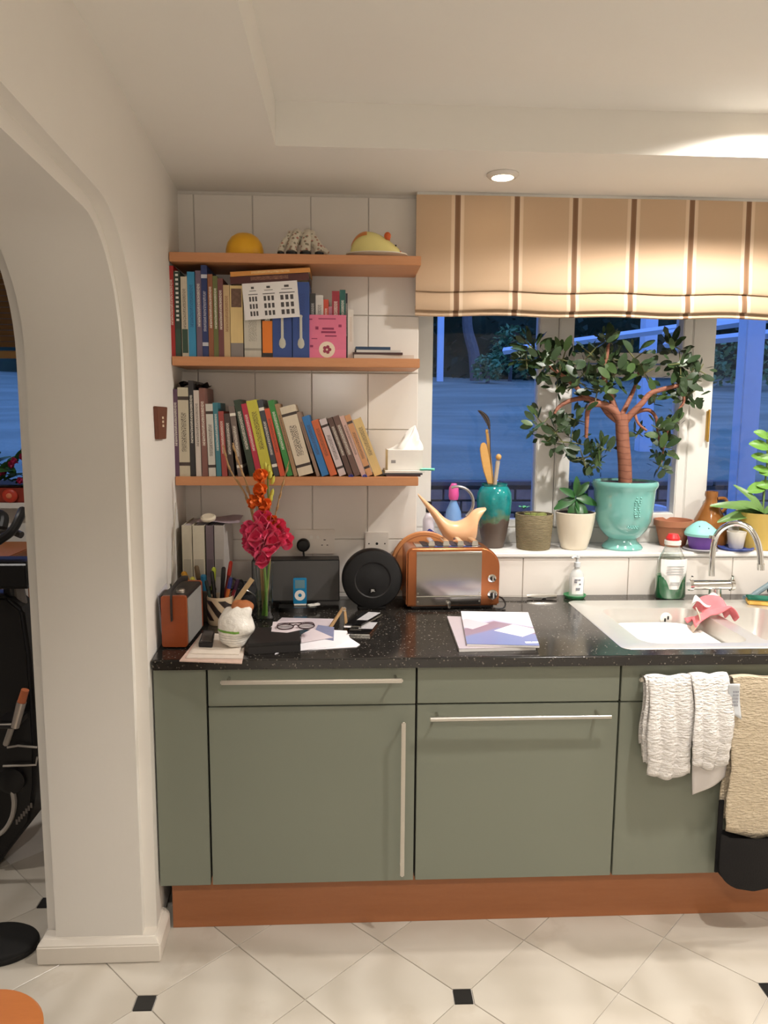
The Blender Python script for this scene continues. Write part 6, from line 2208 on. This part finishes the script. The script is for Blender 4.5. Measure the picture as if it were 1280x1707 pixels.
G().lathe([(0, hh * .70), (.0125, hh * .70), (.0125, hh * .80), (.005, hh * .81), (.004, hh * .90), (.009, hh * .91), (.009, hh * .97), (0, hh * .98)], 18).build('pump', mat('pump_clear', (200, 204, 206), .25), t)
G().tube([(0, 0, hh * .94), (-.02, -.012, hh * .94), (-.026, -.016, hh * .91)], .004, 8).build('nozzle', mat('pump_clear', (200, 204, 206), .25), t)
# washing-up liquid
a = at(1116, 998, y=.655)
hh = at(1116, 890, y=.655).z - ZW
rw_ = wpx(1091, 1141, .655, 980) / 2
t = thing('dish_soap_bottle', 'half-full green washing-up liquid bottle with red cap', 'bottle', (a.x, .655, ZW))
G().lathe([(0, .001), (rw_ * .92, .001), (rw_, .008), (rw_ * 1.0, hh * .42), (rw_ * .92, hh * .60), (rw_ * .62, hh * .74), (rw_ * .50, hh * .80), (rw_ * .5, hh * .84), (0, hh * .84)], 32, sy=.62).build('bottle', clear_mat('soap_clear_wall', (.95, .98, .96), .35), t)
G().lathe([(0, .004), (rw_ * .90, .004), (rw_ * .97, .010), (rw_ * .97, hh * .37), (0, hh * .37)], 32, sy=.60).build('green_liquid', mat('green_liquid', (16, 110, 62), .12), t)
G().grid(10, 10, lambda u, v: (rw_ * 1.02 * math.sin((u - .5) * 2.0 * (.55 + .45 * min(1, v * 1.6))), -rw_ * .62 * 1.03 * math.cos((u - .5) * 2.0) - .0006, hh * (.17 + .46 * v))).build('label', mat('soap_label', (236, 234, 232), .6), t, 60)
g = G()
for q, v0 in enumerate((.52, .48, .44, .40, .27, .24)):
    w_ = rw_ * (.55 if q < 4 else .3)
    g.box(-w_, w_, -rw_ * .665, -rw_ * .63, hh * v0, hh * (v0 + .010))
g.build('label_print', mat('grey_lines', (160, 166, 164), .6), t, 0)
G().lathe([(0, hh * .84), (rw_ * .52, hh * .84), (rw_ * .52, hh * .90), (rw_ * .3, hh * .91), (0, hh * .91)], 20).build('collar', WHITEPL, t)
G().lathe([(0, hh * .91), (rw_ * .42, hh * .91), (rw_ * .44, hh * .94), (rw_ * .3, hh), (0, hh)], 20).build('cap', mat('red_cap', (214, 40, 44), .35), t)

# pink cloth over the divider
PC = mat('pink_cloth', (232, 128, 134), .85, noise=.1, bump=.3, bscale=300)
t = thing('dish_cloth', 'pink and white cloth draped over the sink divider', 'cloth', (1.665, .40, ZW + .006))


def cloth(u, v):
    x = -.085 + .15 * u
    s_ = abs(x) - .028
    z = .006 + .020 * math.sin(v * 4.2 + u * 2) ** 2 + .016 * math.cos(u * 7 + v * 2)
    if s_ > 0:
        z -= 1.1 * s_
    return (x + .03 * v, -.06 + .15 * v + .012 * math.sin(u * 6), z + .012)


G().grid(22, 20, cloth).build('pink_fold', PC, t, 60)
G().grid(14, 10, lambda u, v: (-.06 + .10 * u + .05 * v, .03 + .07 * v, .030 + .012 * math.sin(u * 8 + v * 3) + .012 * v)).build('white_fold', mat('white_cloth', (236, 230, 224), .85), t, 60)
G().grid(10, 12, lambda u, v: (-.075 + .02 * u + .012 * math.sin(v * 5), -.05 + .06 * u + .02 * v, .022 - .10 * v)).build('hanging_corner', mat('cream_cloth', (232, 214, 190), .85), t, 60)
for o_ in t.children:
    md = o_.modifiers.new('thickness', 'SOLIDIFY')
    md.thickness = .003
# sponge and grey brush at the right
a = at(1272, 1010, z=ZW + .003)
t = thing('sponge', 'yellow sponge with green scouring side at the right of the sink', 'sponge', (a.x + .012, .545, ZW + .0035), rz=-.35)
G().box(-.055, .055, -.03, .03, 0, .018).build('foam', mat('sponge_yellow', (226, 186, 96), .9, bump=.8, bscale=300), t, 35, .004)
G().box(-.055, .055, -.03, .03, .0182, .026).build('scourer', mat('scourer_green', (34, 110, 88), .95, bump=.8, bscale=500), t, 35, .002)
a = at(1265, 985, y=.64)
t = thing('grey_brush', 'blue-grey washing brush lying behind the sponge', 'brush', (a.x + .03, .645, ZW + .001), rz=.25)
GBm = mat('bluegrey_plastic', (110, 128, 134), .45)
G().tube(spline([(-.11, -.01, .012), (-.06, 0, .016), (0, .0, .045), (.07, .01, .07)]), [.008] * 6 + [.011] * 6 + [.014] * 4, 10).build('handle', GBm, t)
lump(.045, .03, .022, .15, 40).build('head', mat('dark_bristle', (40, 46, 46), .9), t, 60).location = (.06, 0, 0)
# ------------------------------------------------------------------ towels on the rail
def towelmat(key, c1, c2):
    g = NT(key, .95)
    n = g.noise(70, 3, mapscale=(1.0, 1, 2.6))
    g.color(g.mix(n, srgb(*c1), srgb(*c2)))
    g.bump(n, 1.0, .012)
    g.b.inputs['Sheen Weight'].default_value = .2
    return g.M


TWH = towelmat('white_towelling', (222, 216, 210), (246, 243, 240))
TBG = towelmat('beige_towelling', (186, 168, 138), (226, 210, 184))
RY, RZ = -.036, .798


def drape(xa, xb, zfront, zback, fx=0.0, amp=.006, nw=3, seed=0, off=.010, bulge=.012, flare=0.0, curve=0.0, nu=26, ph=0.0):
    """sheet folded over the rail: back end -> over -> front end"""
    Lb, Lf = RZ - zback, RZ - zfront

    def fn(u, v):
        s_ = v * (Lb + Lf + PI * off) - Lb
        if s_ < 0:
            y, z = RY + off, RZ + s_
            dn = -s_
            sg = 0
        elif s_ < PI * off:
            an = s_ / off
            y, z = RY + off * math.cos(an), RZ + off * math.sin(an)
            dn = 0
            sg = 0
        else:
            dn = s_ - PI * off
            y, z = RY - off, RZ - dn
            sg = 1
        k_ = min(1, dn / .12)
        wv = amp * math.sin(u * nw * 2 * PI + ph) * (.25 + .75 * k_)
        if sg:
            y += -abs(wv) - bulge * math.sin(min(1, dn / Lf) * PI * .8)
            z -= curve * (1 - (2 * u - 1) ** 2) * k_
            y -= .0025 * (1 + math.sin(dn * 190 + 2.5 * math.sin(u * 5))) * min(1, max(0, dn - .05) / .12)
        else:
            y += min(0, -abs(wv) * .2)
        x = xa + (xb - xa) * u + flare * (u - .5) * k_ + .004 * math.sin(dn * 30 + u * 5)
        return (x, y, z + .003 * math.sin(u * 9))
    return G().grid(nu, 44, fn)


def thick(o_, th=.005):
    md = o_.modifiers.new('thickness', 'SOLIDIFY')
    md.thickness = th
    md.offset = 1
    return o_


t = thing('white_towel', 'crumpled white towel folded over the cabinet rail', 'towel', (0, 0, 0))
thick(drape(1.262, 1.392, .525, .56, amp=.009, nw=1.5, bulge=.02, curve=.012, ph=.4).build('left_fold', TWH, t, 60))
thick(drape(1.388, 1.500, .555, .60, amp=.010, nw=1.3, bulge=.026, off=.014, ph=1.0, curve=.012).build('right_fold', TWH, t, 60))
thick(drape(1.255, 1.285, .556, .60, amp=.004, nw=.8, bulge=.006, off=.0085).build('outer_edge', TWH, t, 60), .004)
g = G().grid(12, 14, lambda u, v: (1.405 + .105 * u + .012 * v * (1 - u), RY - .008 + .006 * math.sin(u * 5 + v * 2), .60 - .155 * v + .055 * u * v))
thick(g.build('lower_corner', mat('thin_white_cloth', (214, 208, 204), .9, noise=.06), t, 60), .003)
g = G().grid(6, 10, lambda u, v: (1.486 + .034 * u + .010 * v, RY - .036 + .004 * math.sin(v * 4), .795 - .085 * v - .02 * u * v))
lab = thick(g.build('care_label', mat('pale_blue_label', (206, 210, 214), .8), t, 60), .002)
g = G()
for q in range(4):
    for s_ in range(5):
        x = 1.500 + q * .0045
        g.box(x, x + .002, RY - .0398, RY - .0385, .770 - s_ * .010, .776 - s_ * .010)
g.build('label_print', mat('label_ink', (150, 150, 160), .8), lab, 0)
# oven glove: beige strip with black padded pocket
t = thing('oven_glove', 'long beige towelling oven glove with black padded hand pocket', 'oven glove', (0, 0, 0))
thick(drape(1.512, 1.715, .340, .36, amp=.003, nw=.5, bulge=.014, off=.009, curve=.02).build('towelling', TBG, t, 60))
BLKF = mat('black_quilted', (13, 10, 11), .85, noise=.15, bump=.3)


def pocket(u, v, sgn):
    # rounded pocket front/back, z from .40 to .15
    x0, x1 = 1.498, 1.720
    cx, hx = (x0 + x1) / 2, (x1 - x0) / 2
    zz_ = .335 - .185 * v
    k_ = 1 if zz_ > .235 else math.sqrt(max(0, 1 - ((.235 - zz_) / .085) ** 2))
    x = cx + hx * (2 * u - 1) * (k_ * .96 + .04)
    d_ = .014 * (1 - (2 * u - 1) ** 2) * (1 - v ** 3)
    y = RY - .030 - (d_ if sgn > 0 else -.022)
    z = zz_ + (-.022 * (1 - (2 * u - 1) ** 2) if (v == 0 and sgn > 0) else 0)
    return (x, y, z)


g = G().grid(20, 20, lambda u, v: pocket(u, v, 1)).grid(20, 20, lambda u, v: pocket(u, v, -1))
g.build('pocket', BLKF, t, 60)
G().box(1.496, 1.512, RY - .012, RY - .006, .2, .43).build('black_binding', BLKF, t, 35, .002)

# ------------------------------------------------------------------ room beyond the arch
# exercise bike
BY = .42
b0 = Vector((-.80, BY, 0))
t = thing('exercise_bike', 'black exercise bike with silver trim standing beyond the arch', 'exercise bike', b0)


def bk(px, py, dy=0.0):
    return at(px, py, y=BY + dy) - b0


BLK2 = mat('bike_black', (24, 22, 22), .4)
GREYP = mat('bike_grey', (120, 112, 106), .4)
SILV = mat('bike_silver', (190, 182, 172), .4, .2)
# shroud: big rounded side casing, bottom edge sloping up to the right
pts = [(-70, 1470), (5, 1432), (30, 1398), (62, 1358), (70, 1300), (70, 1230), (66, 1160), (60, 1080), (50, 1010), (24, 988), (-90, 985)]
sp_ = [bk(*q) for q in pts]
G().prism([(p.x, p.z) for p in sp_], -.055, .055, 'y').build('flywheel_shroud', BLK2, t, 35, .012, 3)
arc = spline([bk(*q, -.060) for q in ((20, 1312), (24, 1335), (22, 1355), (15, 1373), (5, 1386), (-8, 1394))])
G().tube(arc, .013, 8, flat=.6).build('silver_arc', SILV, t)
# illegible lettering marks along the slope
g = G()
for q in range(7):
    c = bk(28 + q * 4.0, 1370 - q * 4.6, -.0565)
    g.box(c.x - .004, c.x + .003, -.0562, -.0550, c.z - .010, c.z + .008)
g.build('lettering', GREYP, t, 0)
G().tube([bk(26, 1170), bk(24, 1080), bk(20, 1000), bk(16, 950)], [.03, .026, .024, .022], 12).build('upright_post', BLK2, t)
G().tube([bk(40, 1040), bk(34, 1000), bk(30, 975)], [.020, .020, .018], 10).build('grey_sleeve', GREYP, t)
G().tube([bk(70, 1110, .06), bk(45, 1075, .05), bk(20, 1110, .03), bk(-5, 1150, 0)], .016, 10).build('brace', mat('bike_brace', (64, 56, 48), .4), t)
cs = G().box(-.06, .10, -.07, .05, 0, .09)
c = bk(28, 975)
o = cs.build('console', BLK2, t, 35, .012, 3)
o.location = (c.x - .03, 0, c.z)
G().tube(spline([bk(-25, 915, -.03), bk(0, 900, -.05), bk(20, 885, -.05), bk(33, 862, -.03), bk(38, 850, 0)]), .014, 10).build('handlebar', BLK2, t)
G().tube(spline([bk(-40, 860, .05), bk(-10, 856, .05), bk(6, 862, .05), bk(4, 880, .03)]), .016, 10).build('handlebar', BLK2, t)
G().tube(spline([bk(-30, 890, .1), bk(10, 884, .1), bk(36, 892, .08)]), .012, 10).build('handlebar', mat('bike_bar_grey', (66, 60, 56), .4), t)
# pedals and crank
G().tube([bk(10, 1240, -.06), bk(22, 1205, -.11)], .010, 8).build('crank', SILV, t)
pd = G().box(-.035, .035, -.04, .04, -.012, .012).build('pedal', BLK2, t, 35, .004)
c = bk(20, 1200, -.12)
pd.location = c
G().tube([(-.036, -.042, .0), (.036, -.042, .002)], .004, 6).build('pedal_edge', SILV, pd)
G().tube([bk(12, 1246, -.07), bk(30, 1243, -.07), bk(62, 1246, -.06)], .0035, 6).build('cable', SILV, t)
G().tube([bk(5, 1277, -.07), bk(40, 1276, -.07), bk(60, 1275, -.06), bk(62, 1262, -.06)], .0035, 6).build('cable', SILV, t)
c = bk(20, 1300, -.058)
G().lathe([(0, 0), (.045, 0), (.045, .014), (.03, .02), (0, .02)], 24, M=Matrix.Translation((c.x, -.055, c.z)) @ Matrix.Rotation(PI / 2, 4, 'X')).build('crank_disc', BLK2, t)
G().box(-.54, -.12, .04, .10, 0.0, .05).build('front_foot', BLK2, t, 35, .015)
G().box(-.54, -.12, .36, .42, 0.0, .05).build('rear_foot', BLK2, t, 35, .015)
G().box(-.26, -.16, .07, .4, .03, .08).build('base_beam', BLK2, t, 35, .01)
# shoes / bottle on the bike tray: silver bottle and orange topped thing
c = at(30, 1190, y=.20)
t = thing('steel_flask', 'silver flask with an orange top clipped beside the bike', 'flask', (c.x, .20, .0))
q = at(47, 1150, y=.20) - Vector((c.x, .20, 0))
p0 = at(25, 1212, y=.20) - Vector((c.x, .20, 0))
p1 = at(36, 1170, y=.20) - Vector((c.x, .20, 0))
G().tube([p0, p1], [.013, .015], 12).build('flask_body', mat('flask_silver', (196, 186, 178), .25, .9), t)
G().tube([p1, at(42, 1150, y=.20) - Vector((c.x, .20, 0))], [.013, .012], 12).build('orange_top', mat('flask_orange', (196, 110, 70), .4), t)
G().tube([p0, p0 + Vector((-.08, .05, -.02)), Vector((p0.x - .22, .1, 0.0))], [.006, .008, .012], 8).build('support_rod', BLK2, t)
# wooden table behind the bike
c = at(8, 960, y=1.05)
t = thing('side_table', 'orange-brown wooden table top seen behind the bike handlebars', 'table', (c.x - .35, 1.05, 0))
zt2 = at(8, 935, y=.85).z
G().box(-.5, .42, -.2, .25, zt2 - .035, zt2).build('table_top', STOOLM, t, 35, .004)
for x_ in (-.46, .38):
    for y_ in (-.16, .21):
        G().box(x_ - .02, x_ + .02, y_ - .02, y_ + .02, 0, zt2 - .035).build('leg', STOOLM, t, 35, .003)
# plants on the far sill
c = at(10, 820, y=Y2 - .05)
t = thing('flower_trough', 'red trough of flowering plants on the sill beyond the arch', 'plant', (c.x, Y2 - .045, 1.128))
G().box(-.22, .16, -.04, .04, 0, .075).build('trough', mat('red_trough', (150, 56, 40), .5), t, 35, .006)
G().box(-.21, .15, -.034, .034, .070, .078).build('soil', SOIL, t, 0)
lf = leaf_mesh('leaf', .09, .045, LEAFG, .15, 0, .3)
rf = random.Random(11)
for q in range(46):
    inst(lf, 'leaf', t, (rf.uniform(-.2, .14), rf.uniform(-.03, .03), .08 + rf.uniform(0, .14)), (rf.uniform(.1, 1.2), rf.uniform(-.3, .3), rf.uniform(0, 6.3)))
fl_me = floret_mesh('flower', .022, .02, mat('magenta_petal', (200, 60, 110), .5), 77)
for q in range(14):
    inst(fl_me, 'flower', t, (rf.uniform(-.2, .14), -.04 + rf.uniform(-.02, .01), .09 + rf.uniform(0, .13)), (1.2, 0, rf.uniform(-.5, .5)))
c = at(18, 810, y=Y2 - .08)
t = thing('red_ornament', 'round red and orange ornament on the sill beyond the arch', 'ornament', (c.x, Y2 - .096, 1.128))
G().sphere((0, 0, .034), .03, 16, 10, (1.2, .3, 1.1)).build('disc', mat('red_orange', (206, 70, 50), .4), t)
G().sphere((0, -.009, .034), .012, 12, 8, (1.2, .4, 1.1)).build('centre', mat('orange_centre', (236, 140, 100), .4), t)
# black oval mat in the opening
c = at(0, 1573, z=0)
t = thing('floor_cushion', 'flat black oval cushion on the floor beside the jamb', 'cushion', (c.x, -.02, 0))
c2 = at(65, 1572, z=.01)
rx = c2.x - c.x
G().lathe([(0, 0), (.98, 0), (1.0, .010), (.97, .022), (.9, .028), (0, .030)], 40).build('pad', BLACKR, t)
o = t.children[0]
o.scale = (rx, .085, 1)
G().lathe([(.985, .010), (1.0, .014), (.99, .018), (.975, .014)], 40).build('piping', BLACK, t).scale = (rx, .085, 1)

# wooden stool at the bottom left, near the camera
ZST = .46
e1, e2, e3 = at(40, 1655, z=ZST), at(72, 1704, z=ZST), at(0, 1651, z=ZST)
# circle through three rim points
ax, ay, bx_, by_, cx_, cy_ = e1.x, e1.y, e2.x, e2.y, e3.x, e3.y
d_ = 2 * (ax * (by_ - cy_) + bx_ * (cy_ - ay) + cx_ * (ay - by_))
ux = ((ax * ax + ay * ay) * (by_ - cy_) + (bx_ * bx_ + by_ * by_) * (cy_ - ay) + (cx_ * cx_ + cy_ * cy_) * (ay - by_)) / d_
uy = ((ax * ax + ay * ay) * (cx_ - bx_) + (bx_ * bx_ + by_ * by_) * (ax - cx_) + (cx_ * cx_ + cy_ * cy_) * (bx_ - ax)) / d_
rS = max(.12, min(.2, math.hypot(ax - ux, ay - uy)))
dirv = Vector((ux - e2.x, uy - e2.y)).normalized()
SC = Vector((e2.x + dirv.x * rS, e2.y + dirv.y * rS))
t = thing('wooden_stool', 'round orange-brown wooden stool seat at the bottom left corner', 'stool', (SC.x, SC.y, 0))
G().lathe([(0, ZST - .03), (rS * .9, ZST - .03), (rS, ZST - .02), (rS, ZST - .006), (rS * .96, ZST), (0, ZST - .002)], 48).build('seat', STOOLM, t)
for q in range(4):
    an = PI / 4 + q * PI / 2
    G().tube([(rS * .95 * math.cos(an), rS * .95 * math.sin(an), 0), (rS * .6 * math.cos(an), rS * .6 * math.sin(an), ZST - .03)], [.014, .018], 10).build('leg', STOOLM, t)
    a2 = an + PI / 2
    G().tube([(rS * .83 * math.cos(an), rS * .83 * math.sin(an), .15), (rS * .83 * math.cos(a2), rS * .83 * math.sin(a2), .15)], .009, 8).build('stretcher', STOOLM, t)
